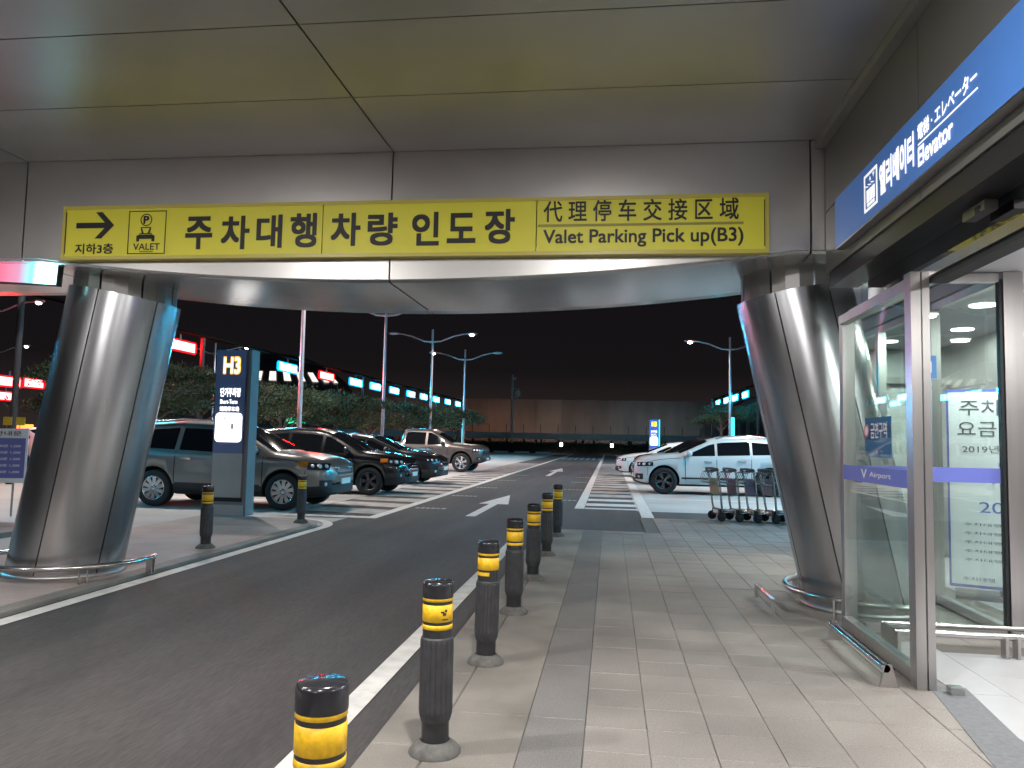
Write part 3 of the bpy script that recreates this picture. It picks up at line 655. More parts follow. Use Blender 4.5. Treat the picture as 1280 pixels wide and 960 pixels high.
# ================================================================== BOLLARDS
def make_bollard(label, loc, grp):
    r_ = thing('bollard', label, 'bollard', loc, 0, grp)
    MB().lathe([(.125, -.002), (.125, .012), (.105, .035), (.08, .055), (.07, .06)], 24).build('base_flange', 'bollard_dust', r_)
    MB().lathe([(.066, .05), (.066, .14), (.072, .16)], 24).build('tube', 'bollard_black', r_)
    V = []; n = 72; q = MB()
    prof = [(.072, .155), (.079, .185), (.081, .20), (.081, .525), (.078, .54), (.072, .548)]
    G = []
    for (rr, z) in prof: G.append([(rr * (1 - .05 * (1 if (k_ % 4) in (0,) else 0) * (1 if .17 < z < .53 else 0)) * math.cos(2 * math.pi * k_ / n), rr * (1 - .05 * (1 if (k_ % 4) in (0,) else 0) * (1 if .17 < z < .53 else 0)) * math.sin(2 * math.pi * k_ / n), z) for k_ in range(n + 1)])
    q.grid(G, smooth=False); q.build('ribbed_sleeve', 'bollard_sleeve', r_)
    MB().lathe([(.071, .54), (.071, .735)], 28).build('neck', 'bollard_black', r_)
    for z0, z1 in ((.585, .608), (.622, .703), (.718, .742)): MB().lathe([(.0712, z0), (.0735, z0 + .001), (.0735, z1 - .001), (.0712, z1)], 28).build('reflective_band', 'reflector_yellow', r_)
    MB().lathe([(.074, .733), (.075, .74), (.075, .795), (.072, .806), (.064, .812), (.0, .815)], 28).build('cap', 'bollard_cap', r_)
    return r_
BY = [2.18, 3.74, 5.26, 6.79, 8.46, 10.25, 12.35]
BG = 'bollards in a row along the kerb'
bl = ['black bollard with yellow bands at the end of the row, before the fully visible ones', 'second bollard of the kerb row, with a dark scuff mark on its yellow band', 'third bollard of the kerb row, its lowest yellow band torn short', 'fourth bollard of the kerb row, midway along it', 'fifth bollard of the kerb row', 'sixth bollard of the kerb row, next to last before the paving ends', 'last bollard of the kerb row, where the paving ends at the asphalt']
b0 = make_bollard(bl[0], (-.80, BY[0] - .03, 0), BG)
for i in range(1, 7):
    c = dup(b0, (-.82, BY[i], 0), R(37 * i), bl[i])
    c.rotation_euler = (R(random.uniform(-.5, .5)), R(random.uniform(-.6, .6)), R(37 * i))
def kids_of(o, nm): return [c_ for c_ in bpy.data.objects if c_.parent == o and c_.name.split('.')[0] == nm]
bb = [o_ for o_ in bpy.data.objects if o_.name.startswith('bollard') and o_.get('label', '').startswith('third')][0]
bb.rotation_euler = (0, R(.5), 0)
low = min(kids_of(bb, 'reflective_band'), key=lambda o_: min(v.co.z for v in o_.data.vertices))
T_ = np.linspace(R(150), R(285), 16); low.data = MB().grid([[(.0738 * math.cos(t_), .0738 * math.sin(t_), z_) for z_ in (.585, .608)] for t_ in T_]).mesh('torn_band', 'reflector_yellow')
bb = [o_ for o_ in bpy.data.objects if o_.name.startswith('bollard') and o_.get('label', '').startswith('second')][0]
bb.rotation_euler = (0, R(-.3), 0)
mid = sorted(kids_of(bb, 'reflective_band'), key=lambda o_: min(v.co.z for v in o_.data.vertices))[1]
for a0_, a1_, z0_, z1_ in ((-66, -52, .668, .676), (-58, -44, .655, .668), (-50, -40, .672, .684), (-62, -36, .634, .640)):
    MB().grid([[(.0742 * math.cos(t_), .0742 * math.sin(t_), z_) for z_ in (z0_, z1_)] for t_ in np.linspace(R(a0_), R(a1_), 5)]).build('scuff_mark', 'bollard_black', mid)
c = dup(b0, (-5.28, 9.68, 0), R(20), 'black and yellow bollard on the island beside the leaning column'); c['group'] = 'bollards on the traffic island'
c = dup(b0, (-5.32, 12.94, 0), R(70), 'black and yellow bollard at the rounded island tip by the silver car'); c['group'] = 'bollards on the traffic island'

# ================================================================== PYLONS
def pylon(label, loc, big, s=1.0, lit='lit_amber', blue='pylon_blue', lines=True, side='pylon_side'):
    r_ = thing('sign_pylon', label, 'sign', loc); r_.scale = (s, s, s)
    MB().box(0, .64, .03, .36, .20, 3.08).build('body', 'pylon_side', r_)
    MB().box(.02, .60, 0, .03, 1.15, 3.08).build('blue_panel', blue, r_)
    MB().box(.02, .60, 0.004, .03, .34, 1.148).build('grey_panel', 'pylon_grey', r_)
    MB().box(.0, .62, .02, .34, .26, .33).build('plinth_groove', 'seam_dark', r_)
    MB().box(-.01, .66, -.01, .38, -.003, .2).build('plinth', 'pylon_grey', r_)
    MB().box(.645, .70, .02, .34, .0, 3.09).build('side_profile', side, r_)
    text_part('bay_number', big, (.15, .50, 2.62, 2.96), lit, r_, .05, 'xz', -.004)
    if lit == 'lit_amber': text_part('bay_number_core', big, (.17, .48, 2.645, 2.935), 'lit_white', r_, .0, 'xz', -.008)
    text_part('lettering', '단기주차장', (.12, .52, 2.20, 2.37), 'lit_white', r_, .02, 'xz', -.004)
    text_part('lettering', 'Short-Term', (.12, .46, 2.07, 2.15), 'lit_white', r_, .008, 'xz', -.004)
    text_part('lettering', '短期停车场', (.12, .50, 1.93, 2.02), 'lit_white', r_, .008, 'xz', -.004)
    x0, x1, z0, z1, k_ = .05, .57, 1.36, 1.90, .07
    P = []
    for cx, cz, a in ((x1 - k_, z1 - k_, 0), (x0 + k_, z1 - k_, 90), (x0 + k_, z0 + k_, 180), (x1 - k_, z0 + k_, 270)):
        P += [(cx + k_ * math.cos(R(a + d)), cz + k_ * math.sin(R(a + d))) for d in (0, 30, 60, 90)]
    ic = MB().plate(P, -.010, -.001).build('pictogram', 'lit_white', r_)
    for bx_ in ((.13, .15, 1.70, 1.83), (.21, .235, 1.77, 1.82), (.36, .41, 1.60, 1.70)): MB().box(bx_[0], bx_[1], -.014, -.011, bx_[2], bx_[3]).build('pictogram_mark', 'lit_grey', ic)
    MB().plate([(.26, 1.52), (.33, 1.59), (.325, 1.6), (.255, 1.53)], -.014, -.011).build('pictogram_mark', 'lit_grey', ic)
    return r_
pylon('blue and grey parking zone pylon marked H3 beside the silver car', (-7.36, 13.55, 0), 'H3')
pylon('distant lit blue zone pylon behind the white car', (2.6, 52.6, 0), 'H0', 1.0, 'lit_yellow', 'pylon_blue_lit', side='cyan_tube').rotation_euler[2] = 0

# information sign on two posts at the left
s1 = thing('information_sign', 'small white and violet information board on thin posts', 'sign', (-10.38, 11.9, .0), R(20))
mat('violet', (0.14, 0.14, 0.42), 0.5)
MB().box(-.5, .5, 0, .03, .60, 1.52).build('panel', 'board_white', s1)
MB().box(-.47, .47, -.004, 0, .68, 1.36).build('face', 'violet', s1)
for i in range(5): text_part('lettering', '주차요금 안내 30분 1,200', (-.4, .4, 0.76 + i * .11, 0.81 + i * .11), 'sticker_white', s1, .01, 'xz', -.006)
text_part('lettering', '주차안내문', (-.3, .4, 1.40, 1.48), 'ink', s1, .02, 'xz', -.003)
for x0 in (-.3, .3): MB().tube([(x0, .045, 0.028), (x0, .045, 1.5)], .018, 8).build('post', 'steel', s1)
for x0 in (-.1, .1, .3): MB().box(x0, x0 + .13, 0, .03, 1.58, 1.72).build('tab', 'reflector_yellow', s1); MB().box(x0 + .05, x0 + .06, .01, .02, 1.52, 1.58).build('tab_stem', 'steel', s1)

# made-up glowing strip beside the column, standing in for fascia reflection
ls = thing('reflection_strip', 'added glowing strip imitating red to cyan reflection beside the leaning column', 'light', (-8.70, 7.09, 3.16), R(1))
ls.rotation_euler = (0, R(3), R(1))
MB().box(0, 3.02, 0, .02, 0, .235).build('screen', 'reflection_strip', ls)  # emissive face in place of the fascia's reflection, not a real display
MB().box(-.01, 3.03, .021, .10, -.01, .20).build('housing', 'housing', ls)
for x0 in (.5, 2.0): MB().box(x0, x0 + .04, .04, .08, .20, .40).build('hanger', 'housing', ls)

# ================================================================== CARS
class Prof:
    def __init__(s, pts, sm=0.03, L=5.0):
        pts = sorted(pts); s.x = np.linspace(pts[0][0], pts[-1][0], 400); y = np.interp(s.x, [p[0] for p in pts], [p[1] for p in pts])
        h = s.x[1] - s.x[0]; kk = max(1, int(sm * 3 / h)); ker = np.exp(-0.5 * (np.arange(-kk, kk + 1) * h / sm) ** 2); ker /= ker.sum()
        yp = np.concatenate([np.full(kk, y[0]), y, np.full(kk, y[-1])]); s.y = np.convolve(yp, ker, 'valid')
    def __call__(s, x): return float(np.interp(x, s.x, s.y))
def car(name, label, cat, loc, rz, P, paint, group=None, scale=1.0):
    root = thing(name, label, cat, loc, rz, group); root.scale = (scale,) * 3
    L = P['L']; hw = P['W'] / 2; top = Prof(P['top'], P.get('sm', .035)); belt0 = Prof(P['belt'], .1)
    wid = Prof([(a, b * hw) for a, b in P['plan']], .02); bot = Prof(P['bot'], .06); wr_ = P.get('roofw', .68) * hw
    def sec(x):
        zt, w_, z0 = top(x), wid(x), bot(x); zbelt = min(belt0(x), zt - .045); g = max(0, min(1, (zt - zbelt - .05) / .45))
        wr = w_ * .90 * (1 - g) + min(wr_, w_ * .9) * g
        cr = .025 + .015 * g; ed = .035 + .05 * g
        return [(0, z0), (w_ * .80, z0), (w_ * .95, z0 + .05), (w_ * .995, z0 + .22), (w_ * 1.0, z0 + .5 * (zbelt - z0)), (w_ * .99, zbelt - .13), (w_ * .975, zbelt - .05), (w_ * .95, zbelt),
                (wr + .01, zt - ed), (wr - .035, zt - ed * .35), (wr * .80, zt - ed * .05 + .2 * cr), (wr * .4, zt + cr * .8), (0, zt + cr)]
    def ysurf(x, z):
        s_ = sec(x)[2:10]
        for (y0, z0), (y1, z1) in zip(s_[:-1], s_[1:]):
            if z0 <= z <= z1 and z1 > z0: return y0 + (y1 - y0) * (z - z0) / (z1 - z0)
        return s_[-1][0] if z > s_[-1][1] else s_[0][0]
    xs_ = sorted(set(list(np.linspace(-L / 2, L / 2, 70)) + [L / 2 - .02, -L / 2 + .02, L / 2 - .05, -L / 2 + .05]))
    G = []
    for x in xs_:
        h = sec(x); ring = [(x, y, z) for y, z in h] + [(x, -y, z) for y, z in h[-2:0:-1]]; G.append(ring + [])
    n = len(G[0]); V = [p for r in G for p in r]; F = []
    for i in range(len(G) - 1):
        for k_ in range(n): j = (k_ + 1) % n; F.append((i * n + k_, i * n + j, (i + 1) * n + j, (i + 1) * n + k_))
    F.append(list(range(n))); F.append(list(range((len(G) - 1) * n, len(G) * n))[::-1])
    q = MB(); q.smooth = True; q.add(V, F); q.sm[-1] = q.sm[-2] = False
    nf = q.f
    body = q.build('body', [paint, 'wheel_well', P.get('clad', 'cladding')], root)
    bm = bmesh.new(); bm.from_mesh(body.data); bmesh.ops.recalc_face_normals(bm, faces=bm.faces[:]); bm.to_mesh(body.data); bm.free()
    # wheel wells
    r = P['r']; cut = MB(); cut.cur = 0
    for xw in P['wheels']:
        for sgn in (-1, 1):
            y0, y1 = (hw - .36, hw + .3) if sgn > 0 else (-hw - .3, -hw + .36); nn = 28; rr = r + P.get('gap', .055)
            ring = [(xw + rr * math.cos(2 * math.pi * k_ / nn), r + .015 + rr * math.sin(2 * math.pi * k_ / nn)) for k_ in range(nn)]
            cut.plate(ring, y0, y1)
    co = cut.build('cutter', 'wheel_well'); co.parent = root
    bm = bmesh.new(); bm.from_mesh(co.data); bmesh.ops.recalc_face_normals(bm, faces=bm.faces[:]); bm.to_mesh(co.data); bm.free()
    md = body.modifiers.new('b', 'BOOLEAN'); md.object = co; md.operation = 'DIFFERENCE'; md.solver = 'EXACT'; md.material_mode = 'TRANSFER'
    bpy.context.view_layer.update()
    me = bpy.data.meshes.new_from_object(body.evaluated_get(bpy.context.evaluated_depsgraph_get())); body.modifiers.clear(); body.data = me; me.name = 'body'
    bpy.data.objects.remove(co)
    # lower cladding takes its own material
    ci = [m_.name for m_ in me.materials].index(P.get('clad', 'cladding')) if P.get('clad', 'cladding') in [m_.name for m_ in me.materials] else None
    wi = [m_.name for m_ in me.materials].index('wheel_well') if 'wheel_well' in [m_.name for m_ in me.materials] else None
    if ci is not None:
        for p_ in me.polygons:
            if p_.material_index == wi: p_.use_smooth = False; continue
            if p_.center.z < bot(p_.center.x) + P.get('cladz', .12): p_.material_index = ci
    # patches that lie on the skin
    def patch(nm, x0, x1, lo, hi, m_, sides=(-1, 1), off=.006, nx=10, nz=4, parent=root):
        out = []
        for sd in sides:
            Gp = []
            for x in np.linspace(x0, x1, nx):
                a, b = lo(x), max(hi(x), lo(x) + .002); Gp.append([(x, sd * (ysurf(x, z) + off), z) for z in np.linspace(a, b, nz)])
            # rim so that the patch has thickness
            q = MB(); q.grid(Gp, flip=(sd < 0)); out.append(q.build(nm, m_, parent))
        return out
    for (x0, x1) in P['win']:
        lo = lambda x: min(belt0(x), top(x) - .045) + P.get('wlo', .035)
        hi = lambda x: top(x) - P.get('whi', .125)
        # corner softening at the ends
        def hi2(x, x0=x0, x1=x1): return min(hi(x), lo(x) + (hi(x) - lo(x)) * 1.0)
        patch('side_window', x0, x1, lo, hi2, 'car_glass', nx=16)
        if P.get('chrome'): patch('window_trim', x0, x1, lambda x: lo(x) - .03, lambda x: lo(x) - .004, 'chrome', off=.009, nx=12, nz=2)
    def glass(nm, x0, x1, inset):
        Gp = []
        for x in np.linspace(x0, x1, 10):
            s_ = sec(x); a = s_[9][0] - inset
            row = []
            for u in np.linspace(-1, 1, 13):
                y = u * a; pts_ = s_[9:]; z = np.interp(abs(y), [p[0] for p in pts_[::-1]], [p[1] for p in pts_[::-1]]); row.append((x, y, z + .008))
            Gp.append(row)
        MB().grid(Gp).build(nm, 'car_glass', root)
    if 'ws' in P: glass('windshield', *P['ws'], .02)
    if 'rw' in P: glass('rear_window', *P['rw'], .04)
    # door seams and handles
    for xd in P.get('seams', []):
        patch('door_seam', xd - .009, xd + .009, lambda x: bot(x) + .16, lambda x: belt0(x) + .0, 'seam_dark', off=.003, nx=2, nz=8)
    for xd in P.get('handles', []):
        for sd in (-1, 1):
            z = belt0(xd) - .13; y = ysurf(xd, z)
            MB().box(xd - .11, xd + .11, sd * y + (.0 if sd > 0 else -.035), sd * y + (.035 if sd > 0 else 0), z - .018, z + .018).build('door_handle', P.get('handle', 'chrome'), root)
    patch('crease_line', P['wheels'][1] + P['r'] + .12, P['wheels'][0] - P['r'] - .12, lambda x: belt0(x) - .235, lambda x: belt0(x) - .222, 'seam_dark' if paint == 'paint_black' else paint, off=.010, nx=14, nz=3)
    patch('sill_moulding', P['wheels'][1] + P['r'] + .10, P['wheels'][0] - P['r'] - .10, lambda x: bot(x) + .20, lambda x: bot(x) + .245, P.get('clad', 'cladding'), off=.012, nx=14, nz=3)
    patch('hood_seam', P['mirror'] + .25, P['L'] / 2 - .28, lambda x: min(belt0(x), top(x) - .045) - .012, lambda x: min(belt0(x), top(x) - .045) + .002, 'seam_dark', off=.004, nx=14, nz=2)
    patch('bumper_seam', P['wheels'][0] + P['r'] + .07, P['wheels'][0] + P['r'] + .082, lambda x: bot(x) + .25, lambda x: P['front'][0][3] - .01, 'seam_dark', off=.004, nx=2, nz=6)
    # wheels
    mt = MB(); mt.lathe([(r * .64, -.10), (r * .70, -.115), (r * .93, -.112), (r * .985, -.09), (r, -.06), (r, .06), (r * .985, .09), (r * .93, .112), (r * .70, .115), (r * .64, .10), (r * .64, -.10)], 36, axis='y')
    tm = mt.mesh('wheel', 'rubber')
    mr_ = MB(); rr = r * .66
    mr_.lathe([(rr * .94, .0), (rr, -.02), (rr, -.10), (rr * .96, -.112), (rr * .9, -.10), (rr * .9, .06), (0, .06)], 32, axis='y')
    mr_.cur = 1; mr_.lathe([(rr * .9, -.0), (0, -.0)], 24, axis='y'); mr_.cur = 0
    ns = P.get('spokes', 10); tw = P.get('twin', 0)
    for k_ in range(ns):
        for dd in ((-.14, .14) if tw else (0,)):
            a = 2 * math.pi * k_ / ns + dd * (1 if tw else 0); wa, wb = (.024, .036) if not tw else (.016, .018)
            wa, wb = wa * P.get('sw', 1), wb * P.get('sw', 1)
            c_, s_ = math.cos(a), math.sin(a); r0_, r1_ = rr * .16, rr * .93
            q4 = [(r0_, -wa), (r1_, -wb), (r1_, wb), (r0_, wa)]
            pts = [(x * c_ - z * s_, x * s_ + z * c_) for x, z in q4]
            mr_.add([(x, -.085 if i in (0, 3) else -.098, z) for i, (x, z) in enumerate(pts)] + [(x, -.03, z) for x, z in pts], [(0, 1, 2, 3), (7, 6, 5, 4), (0, 4, 5, 1), (1, 5, 6, 2), (2, 6, 7, 3), (3, 7, 4, 0)])
    mr_.lathe([(rr * .22, -.03), (rr * .22, -.09), (rr * .12, -.10), (0, -.10)], 16, axis='y')
    rm = mr_.mesh('rim', [P.get('rim', 'alloy'), 'seam_dark'])
    for xw in P['wheels']:
        for sd in (-1, 1):
            wo_ = bpy.data.objects.new('wheel', tm); C.objects.link(wo_); wo_.parent = root; wo_.location = (xw, sd * (hw - .135), r); wo_.rotation_euler = (0, random.uniform(0, 6), 0 if sd < 0 else math.pi)
            ro_ = bpy.data.objects.new('rim', rm); C.objects.link(ro_); ro_.parent = wo_
    # mirrors
    xm = P['mirror'];
    for sd in (-1, 1):
        zm = belt0(xm) + .10; ym = ysurf(xm, zm)
        q = MB(); q.smooth = True; bm = bmesh.new(); bmesh.ops.create_icosphere(bm, subdivisions=2, radius=1)
        q.add([(xm + v.co.x * .075 + (.03 if v.co.x > 0 else 0), sd * (ym + .14) + v.co.y * .12, zm + .02 + v.co.z * .085) for v in bm.verts], [[v.index for v in f.verts] for f in bm.faces]); bm.free()
        q.smooth = False; q.box(xm - .03, xm + .03, min(sd * (ym - .02), sd * (ym + .10)), max(sd * (ym - .02), sd * (ym + .10)), zm - .05, zm - .015)
        q.build('mirror', P.get('mirrorm', paint), root)
    # front end
    xf = L / 2
    for nm, x0, x1, z0, z1, s0, s1, m_, off in P['front']: patch(nm, x0, x1, lambda x: z0 + s0 * (x1 - x), lambda x: z1 + s1 * (x1 - x), 'lens_dark' if nm == 'headlight' else m_, off=off, nx=12, nz=5)
    hl = [f_ for f_ in P['front'] if f_[0] == 'headlight'][0]
    for sd in (-1, 1):
        for fr in (.22, .55, .84):
            xb_ = hl[1] + (hl[2] - hl[1]) * fr; zb_ = (hl[3] + hl[4]) / 2 + .5 * (hl[5] + hl[6]) * (hl[2] - xb_); rb = .42 * (hl[4] - hl[3]) * (.85 if fr != .55 else 1)
            q = MB(); q.smooth = True; bm = bmesh.new(); bmesh.ops.create_icosphere(bm, subdivisions=2, radius=rb)
            q.add([(xb_ + v.co.x, sd * (ysurf(xb_, zb_) - .01) + v.co.y * .6, zb_ + v.co.z) for v in bm.verts], [[v.index for v in f.verts] for f in bm.faces]); bm.free(); q.build('lamp_reflector', 'lens_clear', root)
    fg = [f_ for f_ in P['front'] if f_[0] == 'fog_recess'][0]
    for sd in (-1, 1):
        xb_, zb_ = (fg[1] + fg[2]) / 2, (fg[3] + fg[4]) / 2; q = MB(); q.smooth = True; bm = bmesh.new(); bmesh.ops.create_icosphere(bm, subdivisions=2, radius=.045)
        q.add([(xb_ + v.co.x, sd * (ysurf(xb_, zb_) - .012) + v.co.y * .6, zb_ + v.co.z) for v in bm.verts], [[v.index for v in f.verts] for f in bm.faces]); bm.free(); q.build('fog_light', 'lens_clear', root)
    def xsurf(y, z):
        for x in np.linspace(xf, xf - .7, 90):
            if z <= sec(x)[9][1] and z >= bot(x) and ysurf(x, z) >= abs(y): return x
        return xf - .7
    for nm, pts, dx0, dx1, m_ in P['nose']:
        zs = [p_[1] for p_ in pts]; z0, z1 = min(zs), max(zs); nz = 6 if len(pts) > 4 else 4; Gp = []
        wlo = max(abs(p_[0]) for p_ in pts if p_[1] <= z0 + .02 or len(pts) > 4); whi = max(abs(p_[0]) for p_ in pts if p_[1] >= z1 - .02 or len(pts) > 4)
        for u in np.linspace(0, 1, nz):
            z = z0 + u * (z1 - z0); hw_ = wlo + (whi - wlo) * u
            if len(pts) > 4: hw_ = wlo * math.sqrt(max(.04, 1 - (2 * u - 1) ** 2))
            Gp.append([(xsurf(t_ * hw_, z) + dx1, t_ * hw_, z) for t_ in np.linspace(-1, 1, 15)])
        q = MB(); q.grid(Gp)
        rim_ = [Gp[0][k_] for k_ in range(15)] + [Gp[r__][14] for r__ in range(1, nz)] + [Gp[-1][k_] for k_ in range(13, -1, -1)] + [Gp[r__][0] for r__ in range(nz - 2, 0, -1)]
        nn = len(rim_); q.add(rim_ + [(x - .03 - dx1, y, z) for x, y, z in rim_], [(i_, nn + i_, nn + (i_ + 1) % nn, (i_ + 1) % nn) for i_ in range(nn)])
        q.build(nm, m_, root)
    for sd in (-1, 1):
        for nm, x0, x1, z0, z1, m_ in P.get('tail', []):
            q = MB(); q.grid([[(x, sd * (ysurf(x, z) + .006), z) for z in np.linspace(z0, z1, 4)] for x in np.linspace(x0, x1, 6)], flip=sd < 0); q.build(nm, m_, root)
    if P.get('rails'):
        for sd in (-1, 1):
            q = MB(); q.tube([(x, sd * (sec(x)[9][0] - .02), top(x) + (.045 if 0 < i < 7 else 0.0)) for i, x in enumerate(np.linspace(P['rails'][0], P['rails'][1], 8))], .018, 6); q.build('roof_rail', P.get('railm', 'alloy'), root)
    for nm, x0, x1, y0, y1, z0, z1, m_ in P.get('extra', []): MB().box(x0, x1, y0, y1, z0, z1, .01).build(nm, m_, root)
    root['_'] = 0; del root['_']
    return root
rect = lambda y0, z0, z1, y1=None: [(-y0, z0), (y0, z0), (y1 or y0, z1), (-(y1 or y0), z1)]
SUV = dict(L=4.68, W=1.88, r=.365, wheels=(1.40, -1.30), roofw=.70,
    top=[(2.34, .70), (2.31, .82), (2.25, .92), (2.12, 1.0), (1.75, 1.075), (1.18, 1.13), (.28, 1.60), (-.1, 1.675), (-.9, 1.70), (-1.7, 1.64), (-1.95, 1.56), (-2.2, 1.18), (-2.30, 1.0), (-2.34, .85)],
    belt=[(2.34, .80), (1.6, .98), (1.0, 1.03), (-1.4, 1.12), (-2.34, 1.16)],
    plan=[(2.34, .50), (2.315, .66), (2.25, .79), (2.10, .90), (1.7, .98), (1.3, 1.0), (-1.5, 1.0), (-2.0, .95), (-2.25, .86), (-2.34, .74)],
    bot=[(2.34, .34), (2.1, .26), (1.5, .24), (-1.7, .25), (-2.1, .30), (-2.34, .40)], cladz=.17,
    win=[(.14, .86), (-.80, .05), (-1.78, -.90)], ws=(1.16, .32), rw=(-1.98, -2.18), seams=(.98, .09, -.86), handles=(.30, -.62), mirror=.80, spokes=10, sw=1.15,
    front=[('headlight', 1.88, 2.26, .80, .93, 0, .02, 'lens_clear', .008), ('turn_signal', 1.70, 1.88, .86, .955, -.02, .0, 'lens_amber', .008), ('fog_recess', 2.12, 2.30, .45, .60, 0, 0, 'cladding', .006)],
    nose=[('grille', rect(.42, .70, .82, .50), -.02, .012, 'cladding'), ('grille_trim', rect(.44, .825, .845, .5), -.02, .02, 'chrome'), ('grille_trim', rect(.36, .675, .695, .42), -.02, .02, 'chrome'), ('lower_intake', rect(.62, .36, .50, .66), -.05, .012, 'cladding'), ('license_plate', rect(.26, .51, .62), .0, .03, 'plate')],
    tail=[('tail_light', -2.02, -2.26, .95, 1.12, 'lens_red')], rails=(.1, -1.7), bow=.35)
import copy
def var(P, **k): d_ = copy.deepcopy(P); d_.update(k); return d_
PG = 'cars parked nose out beside the lane'
car('silver_suv', 'silver grey sport utility car parked behind the H3 pylon', 'car', (-8.2, 16.25, -.045), 0, SUV, 'paint_silver', PG, 1.06)
SED = var(SUV, L=4.8, W=1.86, top=[(2.40, .64), (2.36, .75), (2.28, .84), (2.12, .91), (1.6, 1.0), (1.1, 1.06), (.15, 1.46), (-.4, 1.53), (-1.1, 1.50), (-1.75, 1.28), (-2.1, 1.15), (-2.33, 1.08), (-2.40, .85)],
    belt=[(2.4, .74), (1.5, .92), (-1.4, 1.02), (-2.4, 1.04)], plan=[(2.40, .46), (2.37, .64), (2.3, .78), (2.1, .91), (1.6, .99), (-1.6, 1.0), (-2.1, .94), (-2.4, .76)], bot=[(2.4, .28), (2.1, .20), (-2.1, .22), (-2.4, .30)], wheels=(1.45, -1.38), r=.345, win=[(.02, .78), (-.85, -.06), (-1.5, -.93)], ws=(1.08, .2), rw=(-1.2, -1.72), mirror=.72, rails=None, cladz=.10, rim='dark_alloy', spokes=5, twin=1,
    front=[('headlight', 1.95, 2.33, .70, .81, 0, .02, 'lens_clear', .008), ('fog_recess', 2.15, 2.36, .36, .48, 0, 0, 'cladding', .006)],
    nose=[('grille', rect(.48, .52, .74, .54), -.02, .012, 'lens_dark'), ('grille_trim', rect(.55, .745, .762, .57), -.02, .02, 'chrome'), ('lower_intake', rect(.70, .30, .42, .74), -.05, .012, 'cladding'), ('license_plate', rect(.26, .44, .55), 0, .03, 'plate')],
    tail=[('tail_light', -2.1, -2.34, .82, .98, 'lens_red')], bow=.4)
BSUV = var(SUV, L=4.75, spokes=5, twin=1, rim='dark_alloy', rails=None, nose=[('grille', rect(.48, .58, .80, .52), -.02, .012, 'lens_dark'), ('grille_trim', rect(.50, .81, .828, .54), -.02, .02, 'chrome'), ('lower_intake', rect(.62, .36, .48, .66), -.05, .012, 'cladding'), ('license_plate', rect(.26, .49, .60), 0, .03, 'plate')])
car('black_suv', 'glossy black car parked next beyond the silver sport utility', 'car', (-7.85, 21.0, -.045), 0, BSUV, 'paint_black', PG, 1.03)
car('black_sedan', 'low charcoal black sedan parked between black car and pickup truck', 'car', (-8.25, 26.3, -.045), R(-1), SED, 'paint_charcoal', PG, 1.08)
PK = var(SUV, L=5.4, W=1.9, r=.40, wheels=(1.80, -1.48), roofw=.74, gap=.075,
    top=[(2.70, .95), (2.66, 1.06), (2.5, 1.13), (1.9, 1.17), (1.42, 1.20), (.72, 1.62), (.45, 1.76), (-.45, 1.78), (-.78, 1.74), (-.88, 1.24), (-1.0, 1.20), (-2.55, 1.20), (-2.68, 1.16), (-2.70, .9)], sm=.03,
    belt=[(2.7, 1.0), (1.5, 1.10), (-2.7, 1.15)], plan=[(2.70, .78), (2.6, .88), (2.4, .95), (1.9, 1.0), (-2.4, 1.0), (-2.7, .92)], bot=[(2.7, .48), (2.3, .34), (-1.9, .36), (-2.7, .5)], cladz=.10,
    win=[(.32, 1.02), (-.66, .22)], ws=(1.38, .76), seams=(1.2, .27, -.76), handles=(.45, -.45), mirror=.98, rails=None, chrome=True, spokes=6, sw=1.5, rim='alloy', rw=(-.80, -.86),
    front=[('headlight', 2.28, 2.62, .86, 1.0, 0, .01, 'lens_clear', .008), ('fog_recess', 2.45, 2.66, .52, .64, 0, 0, 'cladding', .006)],
    nose=[('grille', rect(.66, .72, .98, .68), -.02, .015, 'cladding'), ('grille_trim', rect(.66, .845, .875), -.02, .03, 'chrome'), ('bumper', rect(.80, .46, .62, .82), -.10, .06, 'grey_cladding'), ('license_plate', rect(.26, .50, .61), .05, .08, 'plate')],
    tail=[('tail_light', -2.5, -2.68, .9, 1.14, 'lens_red')], bow=.16)
car('pickup_truck', 'brown grey double cab pickup truck parked at end of row', 'pickup truck', (-8.95, 36.9, -.045), R(-2), PK, 'paint_brown', PG, 1.12)
WS = var(SUV, L=4.66, W=1.89, r=.375, wheels=(1.50, -1.36),
    top=[(2.33, .72), (2.30, .86), (2.24, .95), (2.1, 1.02), (1.7, 1.085), (1.10, 1.13), (.25, 1.53), (-.1, 1.60), (-.8, 1.635), (-1.5, 1.58), (-1.9, 1.44), (-2.2, 1.15), (-2.3, 1.0), (-2.33, .85)],
    win=[(.10, .84), (-.85, .03), (-1.72, -.92)], ws=(1.06, .30), rw=(-1.75, -2.15), seams=(.92, .06, -.88), cladz=.085, rim='dark_alloy', spokes=5, twin=1, rails=(.05, -1.6), gap=.05,
    front=[('headlight', 1.80, 2.24, .76, .88, .05, .02, 'lens_dark', .008), ('fog_recess', 2.08, 2.29, .40, .56, 0, 0, 'cladding', .006)],
    nose=[('grille', rect(.42, .56, .82, .54), -.02, .012, 'lens_dark'), ('grille_trim', rect(.50, .68, .70, .50), -.02, .022, 'chrome'), ('grille_emblem', [(.09 * math.cos(t), .69 + .09 * math.sin(t)) for t in np.linspace(0, 2 * math.pi, 17)[:-1]], .0, .026, 'chrome'), ('lower_intake', rect(.60, .32, .44, .66), -.05, .012, 'cladding'), ('license_plate', rect(.26, .45, .55), 0, .03, 'plate')], bow=.4)
RG = 'cars parked nose out behind the luggage carts'
car('white_suv', 'white sport utility car parked behind the luggage carts', 'car', (3.28, 25.05, -.045), math.pi, WS, 'paint_white', RG, 1.09)
